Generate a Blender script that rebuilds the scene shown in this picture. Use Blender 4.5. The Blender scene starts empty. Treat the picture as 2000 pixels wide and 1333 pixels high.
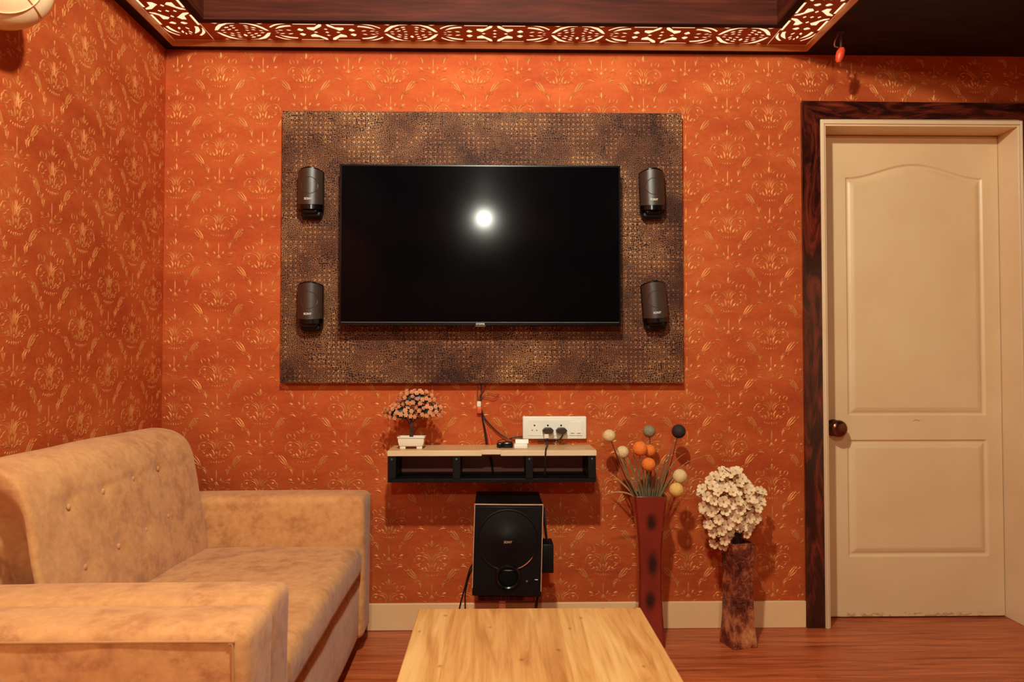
import bpy, bmesh, math, random
import numpy as np
from mathutils import Vector, Matrix, noise as mnoise
random.seed(7)
S = bpy.context.scene
COL = S.collection
PI = math.pi

# ---------------------------------------------------------------- camera, world, lights, exposure
F = 1500.0                                   # focal length in pixels of a 2000 px wide frame
CAM = Vector((0.0, -3.125, 1.08))            # back wall is y = 0, floor is z = 0
YAW, PITCH = math.radians(1.22), math.radians(1.5)
FWD = Vector((math.sin(YAW)*math.cos(PITCH), math.cos(YAW)*math.cos(PITCH), math.sin(PITCH)))
RIGHT = Vector((math.cos(YAW), -math.sin(YAW), 0))
UP = RIGHT.cross(FWD)
cd = bpy.data.cameras.new('camera'); cam = bpy.data.objects.new('camera', cd); COL.objects.link(cam)
cd.sensor_width = 36; cd.lens = F*36/2000; cd.clip_start = 0.05
cam.matrix_world = Matrix((( RIGHT.x, UP.x, -FWD.x, CAM.x), (RIGHT.y, UP.y, -FWD.y, CAM.y), (RIGHT.z, UP.z, -FWD.z, CAM.z), (0, 0, 0, 1)))
cd.dof.use_dof = True; cd.dof.focus_distance = 3.1; cd.dof.aperture_fstop = 9.0
S.camera = cam
S.view_settings.view_transform = 'Standard'; S.view_settings.look = 'None'
S.view_settings.gamma = 1; S.view_settings.exposure = 0.58

w = bpy.data.worlds.new('world'); S.world = w; w.use_nodes = True
w.node_tree.nodes['Background'].inputs[0].default_value = (1, .62, .42, 1)
w.node_tree.nodes['Background'].inputs[1].default_value = 0.05

def point(name, loc, power, color, r):
    l = bpy.data.lights.new(name, 'POINT'); l.energy = power; l.color = color; l.shadow_soft_size = r
    o = bpy.data.objects.new(name, l); o.location = loc; COL.objects.link(o); return o
def spot(name, loc, power, color, r, ang):
    l = bpy.data.lights.new(name, 'SPOT'); l.energy = power; l.color = color; l.shadow_soft_size = r
    l.spot_size = ang; l.spot_blend = .6
    o = bpy.data.objects.new(name, l); o.location = loc; COL.objects.link(o); return o
WARM = (1, .99, .82)
LAMP_A = Vector((-.05, -2.12, 2.65)); LAMP_B = Vector((-.12, -5.0, 2.55))
point('tray_lamp_light', LAMP_A, 148, WARM, .05)
point('rear_lamp_light', LAMP_B, 98, WARM, .03)
DOWN = [(2.08, -.62), (2.52, -.66)]
for dx, dy in DOWN:
    spot('downlight_light', (dx, dy, 2.325), .8, (1, .82, .6), .022, math.radians(70))

def P(px, py, y=0.0):
    """point of the plane y = const seen at pixel px, py of the photograph"""
    d = FWD + RIGHT*((px-1000)/F) + UP*((666.5-py)/F)
    t = (y-CAM.y)/d.y
    return CAM + d*t
def PZ(px, py, z):
    d = FWD + RIGHT*((px-1000)/F) + UP*((666.5-py)/F)
    return CAM + d*((z-CAM.z)/d.z)

# ---------------------------------------------------------------- materials
def lin(c):
    if isinstance(c, str):
        c = [int(c[i:i+2], 16)/255 for i in (0, 2, 4)]
        c = [x/12.92 if x <= .04045 else ((x+.055)/1.055)**2.4 for x in c]
    return (c[0], c[1], c[2], 1)
class N:
    def __init__(s, name):
        s.m = bpy.data.materials.new(name); s.m.use_nodes = True
        s.t = s.m.node_tree; s.b = s.t.nodes['Principled BSDF']; s.tc = None
    def add(s, typ, **kw):
        n = s.t.nodes.new('ShaderNode'+typ)
        for k, v in kw.items():
            if k[0] == 'i' and k[1:].isdigit(): n.inputs[int(k[1:])].default_value = v
            else: setattr(n, k, v)
        return n
    def link(s, a, b): s.t.links.new(a, b)
    def coord(s, scale=(1, 1, 1), loc=(0, 0, 0), rot=(0, 0, 0)):
        if not s.tc: s.tc = s.add('TexCoord')
        m = s.add('Mapping'); m.inputs['Scale'].default_value = scale
        m.inputs['Location'].default_value = loc; m.inputs['Rotation'].default_value = rot
        s.link(s.tc.outputs['Object'], m.inputs[0]); return m.outputs[0]
    def noise(s, vec, scale, detail=4, rough=.55, dist=0):
        n = s.add('TexNoise'); s.link(vec, n.inputs['Vector']); n.inputs['Scale'].default_value = scale
        n.inputs['Detail'].default_value = detail; n.inputs['Roughness'].default_value = rough
        n.inputs['Distortion'].default_value = dist; return n.outputs[0]
    def ramp(s, fac, stops):
        r = s.add('ValToRGB'); e = r.color_ramp.elements
        while len(e) < len(stops): e.new(.5)
        for i, (p, c) in enumerate(stops): e[i].position = p; e[i].color = lin(c)
        s.link(fac, r.inputs[0]); return r.outputs[0]
    def math(s, op, a, b=None, c=None):
        n = s.add('Math', operation=op)
        for i, v in enumerate((a, b, c)):
            if v is None: continue
            if isinstance(v, (int, float)): n.inputs[i].default_value = v
            else: s.link(v, n.inputs[i])
        return n.outputs[0]
    def mix(s, fac, a, b, mode='MIX'):
        n = s.add('MixRGB', blend_type=mode)
        for i, v in enumerate((fac, a, b)):
            if isinstance(v, (int, float)): n.inputs[i].default_value = v
            elif isinstance(v, (tuple, str)): n.inputs[i].default_value = lin(v)
            else: s.link(v, n.inputs[i])
        return n.outputs[0]
    def bump(s, h, dist, strength=1):
        n = s.add('Bump'); n.inputs['Strength'].default_value = strength; n.inputs['Distance'].default_value = dist
        s.link(h, n.inputs['Height']); s.link(n.outputs[0], s.b.inputs['Normal'])
    def fin(s, color=None, rough=.5, metal=0, spec=.5, coat=0, sheen=0):
        b = s.b
        if color is not None:
            if isinstance(color, (tuple, str)): b.inputs['Base Color'].default_value = lin(color)
            else: s.link(color, b.inputs['Base Color'])
        if isinstance(rough, (int, float)): b.inputs['Roughness'].default_value = rough
        else: s.link(rough, b.inputs['Roughness'])
        b.inputs['Metallic'].default_value = metal; b.inputs['Specular IOR Level'].default_value = spec
        b.inputs['Coat Weight'].default_value = coat; b.inputs['Sheen Weight'].default_value = sheen
        return s.m
def simple(name, c1, c2=None, rough=.5, metal=0, scale=8, stretch=(1, 1, 1), bump=0, spec=.5, coat=0, bscale=None, sheen=0, lo=.35, hi=.65, detail=4):
    n = N(name); v = n.coord(stretch); f = n.noise(v, scale, detail)
    col = n.ramp(f, [(lo, c1), (hi, c2 or c1)])
    if bump: n.bump(n.noise(v, bscale or scale*3, 3), bump)
    return n.fin(col, rough, metal, spec, coat, sheen)

M = {}
def wallpaper(name, a, b, c, rough, metal, spec):
    n = N(name); v = n.coord((1, 1, 1))
    f = n.noise(n.coord((1, 1, 2.2)), 3.2, 5, .6)
    f2 = n.noise(v, 60, 3, .6)
    col = n.ramp(f, [(.3, a), (.5, b), (.72, c)])
    col = n.mix(.18, col, n.ramp(f2, [(.3, a), (.7, c)]))
    n.bump(n.math('ADD', n.math('MULTIPLY', n.noise(n.coord((1, 1, 2)), 26, 4), 2.2), n.noise(n.coord((1, 1, 3)), 90, 3)), .0011, .55)
    return n.fin(col, rough, metal, spec)
M['paper'] = wallpaper('wallpaper_orange', 'a63f1e', 'ba5326', 'cd6b34', .68, .35, .2)
M['relief'] = wallpaper('wallpaper_relief_gold', 'c4743c', 'cc7c42', 'd68c4e', .55, .45, .35)

n = N('dark_ceiling_laminate')
f = n.noise(n.coord((1.2, 9, 9)), 4, 6, .6, .6)
M['ceiling'] = n.fin(n.ramp(f, [(.3, '160a0a'), (.5, '231011'), (.7, '331a16')]), .6, 0, .15)
n = N('riser_wood')
f = n.noise(n.coord((.9, .9, 14)), 3.5, 6, .6, .5)
M['riser'] = n.fin(n.ramp(f, [(.3, '34130a'), (.5, '4a1d11'), (.72, '60291a')]), .6, 0, .15)
M['lattice'] = simple('carved_lattice_brown', '9a4228', 'ac5030', .5)
M['rim'] = simple('lattice_rim_glow_tint', 'cc8448', 'd8924e', .45)  # rim colour lightened to stand in for the lattice glow
n = N('backlit_diffuser'); n.b.inputs['Emission Color'].default_value = (1, .84, .50, 1)
n.b.inputs['Emission Strength'].default_value = .68; M['diffuser'] = n.fin('d8c8a8', .6)

n = N('laminate_floor')
br = n.add('TexBrick'); n.link(n.coord((1, 1, 1)), br.inputs['Vector'])
br.inputs['Scale'].default_value = 1; br.inputs['Brick Width'].default_value = 1.1; br.inputs['Row Height'].default_value = .12
br.inputs['Mortar Size'].default_value = .0012; br.inputs['Color1'].default_value = (.25, .25, .25, 1); br.inputs['Color2'].default_value = (.85, .85, .85, 1)
br.inputs['Mortar'].default_value = (.0, .0, .0, 1); br.offset = .37
g = n.noise(n.coord((.55, 9, 1)), 5, 8, .62, .9)
g2 = n.noise(n.coord((.8, 3, 1)), 2.2, 3)
base = n.ramp(g, [(.30, '64260f'), (.42, 'a44a26'), (.55, 'c06034'), (.72, 'd67a48')])
base = n.mix(n.math('MULTIPLY', g2, .45), base, '8a3c20')
base = n.mix(.22, base, br.outputs[0], 'SOFT_LIGHT')
n.bump(g, .0006, .4)
M['floor'] = n.fin(base, .36, 0, .45)

M['creambase'] = simple('cream_baseboard_paint', 'e0b280', 'e6bc8a', .42, scale=3)
M['cream'] = simple('cream_paint', 'd6b68c', 'dec098', .42, scale=3, bump=.0004, bscale=60)
n = N('cream_door_paint')
f = n.noise(n.coord((1, 1, 1)), 3, 3)
d1 = n.noise(n.coord((9, 1, 22)), 1.6, 6, .7)
sep = n.add('SeparateXYZ'); n.link(n.coord(), sep.inputs[0])
low = n.math('LESS_THAN', n.math('ADD', sep.outputs[2], n.math('MULTIPLY', d1, .10)), .075)
dirt = n.math('MULTIPLY', low, n.math('GREATER_THAN', d1, .52))
M['door'] = n.fin(n.mix(n.math('MULTIPLY', dirt, .45), n.ramp(f, [(.3, 'd8b488'), (.7, 'dfc094')]), '7a4a28'), .38, 0, .5)
n = N('dark_figured_wood_surround')
f = n.noise(n.coord((6, 6, 1.3)), 2.6, 8, .62, 2.2)
M['surround'] = n.fin(n.ramp(f, [(.32, '150809'), (.47, '33110d'), (.58, '5c2114'), (.72, '7c331d')]), .16, 0, .55, .3)
n = N('dark_figured_wood_surround_header')
f = n.noise(n.coord((1.3, 6, 6)), 2.6, 8, .62, 2.2)
M['surround_h'] = n.fin(n.ramp(f, [(.32, '150809'), (.47, '33110d'), (.58, '5c2114'), (.72, '7c331d')]), .16, 0, .55, .3)
n = N('plaster'); M['plaster'] = n.fin('5e3826', .8)

# panel behind the television: dark brown with copper filigree
n = N('copper_filigree_panel')
sep = n.add('SeparateXYZ'); n.link(n.coord(), sep.inputs[0])
cmb = n.add('CombineXYZ'); n.link(sep.outputs[0], cmb.inputs[0]); n.link(sep.outputs[2], cmb.inputs[1]); xz = cmb.outputs[0]
def vor(scale, rnd, feat='F1', metric='EUCLIDEAN', vec=xz):
    v = n.add('TexVoronoi', voronoi_dimensions='2D', feature=feat)
    if feat == 'F1': v.distance = metric
    n.link(vec, v.inputs['Vector']); v.inputs['Scale'].default_value = scale; v.inputs['Randomness'].default_value = rnd
    return v.outputs['Distance']
dots = n.math('LESS_THAN', vor(52, 0), .19)
dots2 = n.math('LESS_THAN', vor(104, .7), .15)
maze = n.math('LESS_THAN', vor(150, .85, 'DISTANCE_TO_EDGE'), .07)
rings = n.math('LESS_THAN', n.math('ABSOLUTE', n.math('SUBTRACT', vor(75, .6, 'F1', 'CHEBYCHEV'), .36)), .06)
sel = n.noise(xz, 9, 2); sel2 = n.noise(n.coord((1, 1, 1), (3, 2, 5)), 14, 3)
dotted = n.math('GREATER_THAN', sel, .5); mz = n.math('GREATER_THAN', sel2, .47)
pat = n.math('MAXIMUM', n.math('MULTIPLY', maze, n.math('MAXIMUM', mz, n.math('GREATER_THAN', n.noise(xz, 60, 2), .60))), n.math('MULTIPLY', dotted, dots))
pat = n.math('MAXIMUM', pat, n.math('MULTIPLY', dots2, .8)); pat = n.math('MAXIMUM', pat, n.math('MULTIPLY', rings, n.math('MULTIPLY', n.math('SUBTRACT', 1, mz), .65)))
big = n.noise(n.coord((1, 1, 1), (7, 1, 2)), 4.5, 5, .65)
gold = n.ramp(big, [(.32, '623a2a'), (.5, '9c6642'), (.68, 'cc9460')])
dark = n.ramp(big, [(.3, '22100e'), (.7, '3e211a')])
colr = n.mix(pat, dark, gold)
n.bump(pat, .0008, .5)
M['panel'] = n.fin(colr, .6, .1, .15)
M['paneledge'] = simple('panel_edge', '3a1a16', '5a261c', .6)

M['blackgloss'] = simple('black_gloss_plastic', '050506', '080708', .2, spec=.4)
n = N('tv_screen_glass'); f = n.noise(n.coord((1, 1, 1)), 2.5, 3)
M['screen'] = n.fin('060507', n.ramp(f, [(.3, (.08, .08, .08)), (.7, (.105, .105, .105))]), 0, .08)
M['black'] = simple('black_plastic', '060607', '0a090b', .45, spec=.25)
M['blackmat'] = simple('black_matte', '040405', '070607', .75, spec=.1)
M['grille'] = simple('speaker_grille_brown_black', '30211a', '3a291f', .36, scale=400, bump=.0003, bscale=900, spec=.6)
M['chrome'] = simple('chrome', 'c8c4c0', 'd8d4d0', .18, 1)
M['logo'] = simple('silver_lettering', 'd8d4cc', 'e4e0d8', .4)
M['grey'] = simple('grey_metal', '77706a', '88807a', .4, .7)
M['peel'] = simple('pale_edging', 'b98a68', 'd2a684', .5, scale=30)
M['white'] = simple('white_plastic', 'e4e2d2', 'e9e7d8', .35)
M['whitepot'] = simple('white_ceramic', 'e0d6c0', 'e6dcc8', .25)
M['shelftop'] = simple('shelf_beech_laminate', 'c79a68', 'd8ae7c', .4, scale=5, stretch=(1, 10, 6))
M['shelfedge'] = simple('shelf_edge_cream', 'd8bd96', 'e0c8a4', .4)
M['shelfback'] = simple('shelf_back_laminate', '8d5a4c', '9b6656', .5, scale=3)
M['plug'] = simple('brown_black_plug', '2a1a16', '38231d', .4)
M['cableblk'] = simple('black_cable', '140e10', '1c1416', .45)
M['cablebrn'] = simple('brown_cable', '5a281a', '6e3422', .5)
M['cablegrey'] = simple('grey_blue_cable', '4a4248', '5a5055', .45)
M['tape'] = simple('orange_tape', 'c2431c', 'd2552a', .5)
M['tag'] = simple('white_paper', 'ddd0b8', 'e5dac4', .6)
M['bronze'] = simple('antique_bronze', '5a3424', '80523a', .22, .95)
M['soil'] = simple('dark_soil', '1c100c', '30201a', .9, scale=60)
M['bark'] = simple('dark_bark', '2a1614', '45261e', .8, scale=40)
M['leaf'] = simple('dark_leaf', '1c2016', '34342a', .5, scale=30)
M['flower'] = simple('peach_silk_flower', 'd4885a', 'e2a474', .7, scale=60)
M['flower2'] = simple('pink_silk_flower', 'c6745a', 'd88a68', .7, scale=60)
M['petal'] = simple('white_silk_petal', 'e2c294', 'e9cca0', .6, scale=60)
M['stamen'] = simple('brown_stamen', '9a5a34', 'b8743e', .6)
M['twig'] = simple('dark_twig', '26110e', '3c1c16', .7)
M['grass'] = simple('dried_grass', '54503a', '7c6c48', .6, scale=20)
M['grasspale'] = simple('pale_dried_grass', '8c6238', 'a87a48', .6, scale=20)
M['pomcream'] = simple('cream_pompom', 'd2b078', 'dec08a', .75, scale=120, bump=.002, bscale=220)
M['pomyellow'] = simple('yellow_pompom', 'd8a854', 'e0b666', .75, scale=120, bump=.002, bscale=220)
M['pomgreen'] = simple('sage_pompom', '77704e', '8c8460', .75, scale=120, bump=.002, bscale=220)
M['pomorange'] = simple('orange_pompom', 'dc6a1c', 'e67a28', .75, scale=120, bump=.002, bscale=220)
M['pomdark'] = simple('dark_pompom', '1e1214', '2c191a', .75, scale=120, bump=.002, bscale=220)
M['ornament'] = simple('orange_red_ornament', 'c8391c', 'd84a26', .4)
M['globe'] = simple('cream_glass_shade', 'd8b488', 'e0c098', .25)
M['blackfoot'] = simple('dark_base', '0c0808', '140e0c', .6)

# tan suede with brown blotches
n = N('tan_suede')
a = n.noise(n.coord((1, 1, 1.3)), 11, 7, .7); b2 = n.noise(n.coord((1, 1, 1), (3, 1, 4)), 2.6, 2); c2 = n.noise(n.coord((1, 1, 1), (9, 4, 1)), 45, 4, .6)
m1 = n.ramp(a, [(.50, (0, 0, 0)), (.68, (1, 1, 1))]); m2 = n.ramp(b2, [(.48, (0, 0, 0)), (.62, (1, 1, 1))])
col = n.ramp(a, [(.25, 'd69c62'), (.48, 'cd9158'), (.66, 'ba7c48')])
col = n.mix(n.math('MULTIPLY', n.math('MULTIPLY', m1, m2), .5), col, '8e5232')
col = n.mix(.16, col, n.ramp(c2, [(.4, '9a6138'), (.62, 'dca874')]))
hb = n.math('ADD', n.math('MULTIPLY', n.noise(n.coord(), 9, 3), 1.0), n.math('MULTIPLY', c2, .08))
n.bump(hb, .008, .4)
M['suede'] = n.fin(col, .78, 0, .25, 0, .15)

M['seam'] = simple('suede_seam', 'b07a4a', 'be8854', .8)
n = N('honey_table_wood')
br = n.add('TexBrick'); n.link(n.coord((1, 1, 1), (.03, .2, 0), (0, 0, PI/2)), br.inputs['Vector'])
br.inputs['Scale'].default_value = 1; br.inputs['Brick Width'].default_value = 3; br.inputs['Row Height'].default_value = .135
br.inputs['Mortar Size'].default_value = 0; br.inputs['Color1'].default_value = (.3, .3, .3, 1); br.inputs['Color2'].default_value = (.78, .78, .78, 1)
g = n.noise(n.coord((9, .7, 1)), 3, 6, .6, 1.2)
vk = n.add('TexVoronoi', voronoi_dimensions='2D'); n.link(n.coord((1.2, .8, 1), (.47, .36, 0)), vk.inputs['Vector']); vk.inputs['Scale'].default_value = 6.5
kn = n.ramp(n.math('ADD', vk.outputs['Distance'], n.math('MULTIPLY', n.noise(n.coord(), 70, 3), .07)), [(.045, (1, 1, 1)), (.085, (0, 0, 0))])
base = n.ramp(g, [(.3, 'b4763c'), (.48, 'cf9454'), (.68, 'dca868')])
base = n.mix(.6, base, br.outputs[0], 'SOFT_LIGHT')
fg = n.noise(n.coord((55, 1.6, 1)), 2.4, 5, .6, .4)
base = n.mix(n.math('MULTIPLY', n.ramp(fg, [(.5, (0, 0, 0)), (.68, (1, 1, 1))]), .3), base, '9a5a2a')
base = n.mix(n.math('MULTIPLY', kn, .55), base, '6a3216')
M['table'] = n.fin(base, .34, 0, .45)

n = N('red_lacquer_vase')
col = n.ramp(n.noise(n.coord((3, 3, 1)), 4, 3), [(.3, '6a1c12'), (.7, '84281a')])
sep = n.add('SeparateXYZ'); n.link(n.coord((1, 1, 1)), sep.inputs[0])
fac = None
for z0, x0, h in ((.47, .0, .035), (.31, .005, .048), (.175, -.004, .036)):
    dx = n.math('DIVIDE', n.math('SUBTRACT', sep.outputs[0], x0), .021)
    dz = n.math('DIVIDE', n.math('SUBTRACT', sep.outputs[2], z0), h)
    d = n.math('ADD', n.math('MULTIPLY', dx, dx), n.math('MULTIPLY', dz, dz))
    d = n.math('ADD', d, n.math('MULTIPLY', n.noise(n.coord(), 30, 3), .8)); r = n.math('MAXIMUM', n.math('SUBTRACT', 1, n.math('MULTIPLY', d, .42)), 0); r = n.math('MULTIPLY', r, r)
    fac = r if fac is None else n.math('MAXIMUM', fac, r)
M['redvase'] = n.fin(n.mix(n.math('MINIMUM', n.math('MULTIPLY', fac, 1.6), .95), col, '0c0506'), .2, 0, .5, .4)
n = N('brown_marble')
v1 = n.add('TexVoronoi', feature='DISTANCE_TO_EDGE'); dv = n.mix(.3, n.coord(), n.noise(n.coord(), 9, 4)); n.link(dv, v1.inputs['Vector']); v1.inputs['Scale'].default_value = 26
vein = n.ramp(v1.outputs['Distance'], [(0, (1, 1, 1)), (.05, (0, 0, 0))])
big = n.noise(n.coord((1, 1, .8)), 11, 6, .7)
sep = n.add('SeparateXYZ'); n.link(n.coord(), sep.inputs[0])
zz_ = n.math('DIVIDE', n.math('SUBTRACT', sep.outputs[2], .085), .075)
big = n.math('ADD', big, n.math('MULTIPLY', n.math('MAXIMUM', n.math('SUBTRACT', 1, n.math('MULTIPLY', zz_, zz_)), 0), .12))
col = n.ramp(big, [(.38, '38120f'), (.52, '6a2c20'), (.6, 'a8603a'), (.72, 'cf8f5a')])
M['marble'] = n.fin(n.mix(n.math('MULTIPLY', n.math('MULTIPLY', vein, n.noise(n.coord(), 14, 3)), .7), col, 'c08058'), .22, 0, .5)

# ---------------------------------------------------------------- mesh helpers
class MB:
    def __init__(s): s.v = []; s.f = []; s.mi = []
    def add(s, verts, faces, mi=0):
        o = len(s.v); s.v += [tuple(p) for p in verts]; s.f += [tuple(i+o for i in f) for f in faces]; s.mi += [mi]*len(faces); return s
    def box(s, x0, x1, y0, y1, z0, z1, mi=0):
        v = [(x, y, z) for x in (x0, x1) for y in (y0, y1) for z in (z0, z1)]
        return s.add(v, [(0, 1, 3, 2), (4, 6, 7, 5), (0, 4, 5, 1), (2, 3, 7, 6), (0, 2, 6, 4), (1, 5, 7, 3)], mi)
    def hexa(s, p, mi=0):   # 8 points: front 4 then back 4
        return s.add(p, [(0, 1, 2, 3), (7, 6, 5, 4), (0, 4, 5, 1), (1, 5, 6, 2), (2, 6, 7, 3), (3, 7, 4, 0)], mi)
    def tube(s, pts, r, n=8, mi=0, smooth=True, rr=None):
        pts = [Vector(p) for p in pts]
        rs = rr or [r]*len(pts)
        if smooth and len(pts) > 2:
            out, ro = [], []
            for i in range(len(pts)-1):
                p0 = pts[max(i-1, 0)]; p1 = pts[i]; p2 = pts[i+1]; p3 = pts[min(i+2, len(pts)-1)]
                for k in range(6):
                    t = k/6; out.append(.5*((2*p1)+(p2-p0)*t+(2*p0-5*p1+4*p2-p3)*t*t+(3*p1-p0-3*p2+p3)*t**3)); ro.append(rs[i]*(1-t)+rs[i+1]*t)
            out.append(pts[-1]); ro.append(rs[-1]); pts, rs = out, ro
        V, Fc = [], []
        ref = Vector((0, 1, 0)); 
        for i, p in enumerate(pts):
            d = (pts[min(i+1, len(pts)-1)]-pts[max(i-1, 0)]).normalized()
            if abs(d.dot(ref)) > .95: ref = Vector((1, 0, 0))
            a = d.cross(ref).normalized(); b = a.cross(d).normalized(); ref = b
            for k in range(n):
                an = 2*PI*k/n; V.append(p+(a*math.cos(an)+b*math.sin(an))*rs[i])
        for i in range(len(pts)-1):
            for k in range(n):
                Fc.append((i*n+k, i*n+(k+1) % n, (i+1)*n+(k+1) % n, (i+1)*n+k))
        Fc.append(tuple(range(n))[::-1]); Fc.append(tuple(range((len(pts)-1)*n, len(pts)*n)))
        return s.add(V, Fc, mi)
    def lathe(s, prof, c=(0, 0, 0), axis='z', n=32, mi=0):
        V, Fc = [], []
        for r, h in prof:
            for k in range(n):
                a = 2*PI*k/n; x, y = r*math.cos(a), r*math.sin(a)
                q = {'z': (x, y, h), 'y': (x, h, y), 'x': (h, x, y)}[axis]
                V.append((c[0]+q[0], c[1]+q[1], c[2]+q[2]))
        for i in range(len(prof)-1):
            for k in range(n): Fc.append((i*n+k, i*n+(k+1) % n, (i+1)*n+(k+1) % n, (i+1)*n+k))
        Fc.append(tuple(range(n))[::-1]); Fc.append(tuple(range((len(prof)-1)*n, len(prof)*n)))
        return s.add(V, Fc, mi)
    def prism(s, poly, y0, y1, mi=0):    # polygon of (x, z) pushed from y0 to y1
        k = len(poly)
        V = [(x, y0, z) for x, z in poly]+[(x, y1, z) for x, z in poly]
        return s.add(V, [tuple(range(k)), tuple(range(2*k-1, k-1, -1))]+[(i, (i+1) % k, k+(i+1) % k, k+i) for i in range(k)], mi)
    def rbox(s, lo, hi, r, seg=4, step=.06, fn=None, mi=0):
        """box with every edge rounded, dense enough to be bent by fn"""
        ax = []
        for a in range(3):
            L, H = lo[a], hi[a]; rr = min(r, (H-L)/2-1e-5)
            t = [L+rr*(1-math.cos(PI/2*k/seg))*1.0 for k in range(seg+1)]
            m = max(1, int((H-L-2*rr)/step)); t += [L+rr+(H-L-2*rr)*k/m for k in range(1, m)]
            t += [H-rr*(1-math.cos(PI/2*k/seg)) for k in range(seg, -1, -1)]
            ax.append(t)
        idx, V, Fc = {}, [], []
        def vid(p):
            k = (round(p[0], 6), round(p[1], 6), round(p[2], 6))
            if k not in idx:
                q = [min(max(p[a], lo[a]+min(r, (hi[a]-lo[a])/2-1e-5)), hi[a]-min(r, (hi[a]-lo[a])/2-1e-5)) for a in range(3)]
                d = Vector(p)-Vector(q); L = d.length
                w = Vector(q)+d/L*min(r, L*10) if L > 1e-9 else Vector(p)
                if L > 1e-9: w = Vector(q)+d/L*r
                if fn: w = Vector(fn(w))
                idx[k] = len(V); V.append(w)
            return idx[k]
        for a in range(3):
            b, c = (a+1) % 3, (a+2) % 3
            for side in (0, 1):
                co = ax[a][0] if side == 0 else ax[a][-1]
                for i in range(len(ax[b])-1):
                    for j in range(len(ax[c])-1):
                        q = []
                        for (u, v) in ((i, j), (i+1, j), (i+1, j+1), (i, j+1)):
                            p = [0, 0, 0]; p[a] = co; p[b] = ax[b][u]; p[c] = ax[c][v]; q.append(vid(p))
                        if side == 0: q.reverse()
                        Fc.append(tuple(q))
        return s.add(V, Fc, mi)
    def sphere(s, c, r, n=16, mi=0, sc=(1, 1, 1), jit=0):
        V, Fc = [], []
        m = n//2
        for i in range(m+1):
            th = PI*i/m
            for k in range(n):
                ph = 2*PI*k/n; R = r*(1+jit*random.uniform(-1, 1))
                V.append((c[0]+R*sc[0]*math.sin(th)*math.cos(ph), c[1]+R*sc[1]*math.sin(th)*math.sin(ph), c[2]+R*sc[2]*math.cos(th)))
        for i in range(m):
            for k in range(n): Fc.append((i*n+k, (i+1)*n+k, (i+1)*n+(k+1) % n, i*n+(k+1) % n))
        return s.add(V, Fc, mi)

def rootloc(p):
    v = Vector((0, 0, 0))
    while p is not None: v += p.location; p = p.parent
    return v
def obj(name, mb, mats, parent=None, loc=None, bevel=0, smooth=True, seg=2, angle=35):
    """one mesh object; the shapes are given in room coordinates"""
    if not isinstance(mats, (list, tuple)): mats = [mats]
    me = bpy.data.meshes.new(name); off = rootloc(parent)+(Vector(loc) if loc else Vector((0, 0, 0)))
    me.from_pydata([tuple(Vector(v)-off) for v in mb.v], [], mb.f)
    for m in mats: me.materials.append(M[m])
    me.polygons.foreach_set('material_index', mb.mi)
    bm = bmesh.new(); bm.from_mesh(me); bmesh.ops.remove_doubles(bm, verts=bm.verts, dist=1e-6)
    bmesh.ops.recalc_face_normals(bm, faces=bm.faces); bm.to_mesh(me); bm.free()
    if smooth:
        me.polygons.foreach_set('use_smooth', [True]*len(me.polygons))
        try: me.set_sharp_from_angle(angle=math.radians(angle))
        except Exception: pass
    o = bpy.data.objects.new(name, me); COL.objects.link(o)
    if loc: o.location = loc
    if parent: o.parent = parent
    if bevel:
        b = o.modifiers.new('bevel', 'BEVEL'); b.width = bevel; b.segments = seg; b.limit_method = 'ANGLE'; b.angle_limit = math.radians(40); b.harden_normals = False
    return o
def thing(name, label, cat, loc, group=None):
    o = bpy.data.objects.new(name, None); COL.objects.link(o); o.location = loc; o.empty_display_size = .05
    return tag(o, label, cat, group)
def tag(o, label=None, cat=None, group=None, kind=None):
    if label: o['label'] = label
    if cat: o['category'] = cat
    if group: o['group'] = group
    if kind: o['kind'] = kind
    return o
def struct(name, mb, mats, label=None, **kw):
    o = obj(name, mb, mats, **kw); o['kind'] = 'structure'
    if label: o['label'] = label
    return o
def dup(root, loc=None, label=None, rot=None):
    r = root.copy(); COL.objects.link(r)
    if loc is not None: r.location = loc
    if rot is not None: r.rotation_euler = rot
    if label: r['label'] = label
    for ch in list(root.children):
        c = ch.copy(); COL.objects.link(c); c.parent = r
        for g in list(ch.children):
            d = g.copy(); COL.objects.link(d); d.parent = c
    return r
def text(name, body, width, loc, mat, parent, depth=.0004, rot=0):
    """lettering standing on a wall-parallel face, centred at loc, seen from the room"""
    cu = bpy.data.curves.new(name, 'FONT'); cu.body = body; cu.extrude = depth; cu.align_x = 'CENTER'; cu.align_y = 'CENTER'; cu.offset = .015
    o = bpy.data.objects.new(name, cu); COL.objects.link(o); bpy.context.view_layer.update()
    me = bpy.data.meshes.new_from_object(o.evaluated_get(bpy.context.evaluated_depsgraph_get()))
    bpy.data.objects.remove(o); me.materials.clear(); me.materials.append(M[mat])
    xs = [v.co.x for v in me.vertices]; s = width/(max(xs)-min(xs))
    for v in me.vertices: v.co = Vector((v.co.x*s, -(v.co.z/depth)*depth if False else -v.co.z, v.co.y*s))
    t = bpy.data.objects.new(name, me); COL.objects.link(t); t.parent = parent; t.location = Vector(loc)-rootloc(parent); t.rotation_euler = (0, rot, 0)
    return t

# ---------------------------------------------------------------- room shell
XL = P(318, 640).x; XR = 3.0; YF = -6.2
ZC = 2.35; ZL = 2.375
OX0 = P(1612, 700).x; OX1 = P(1987, 700).x; OZ = P(1800, 251).z          # door opening
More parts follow.
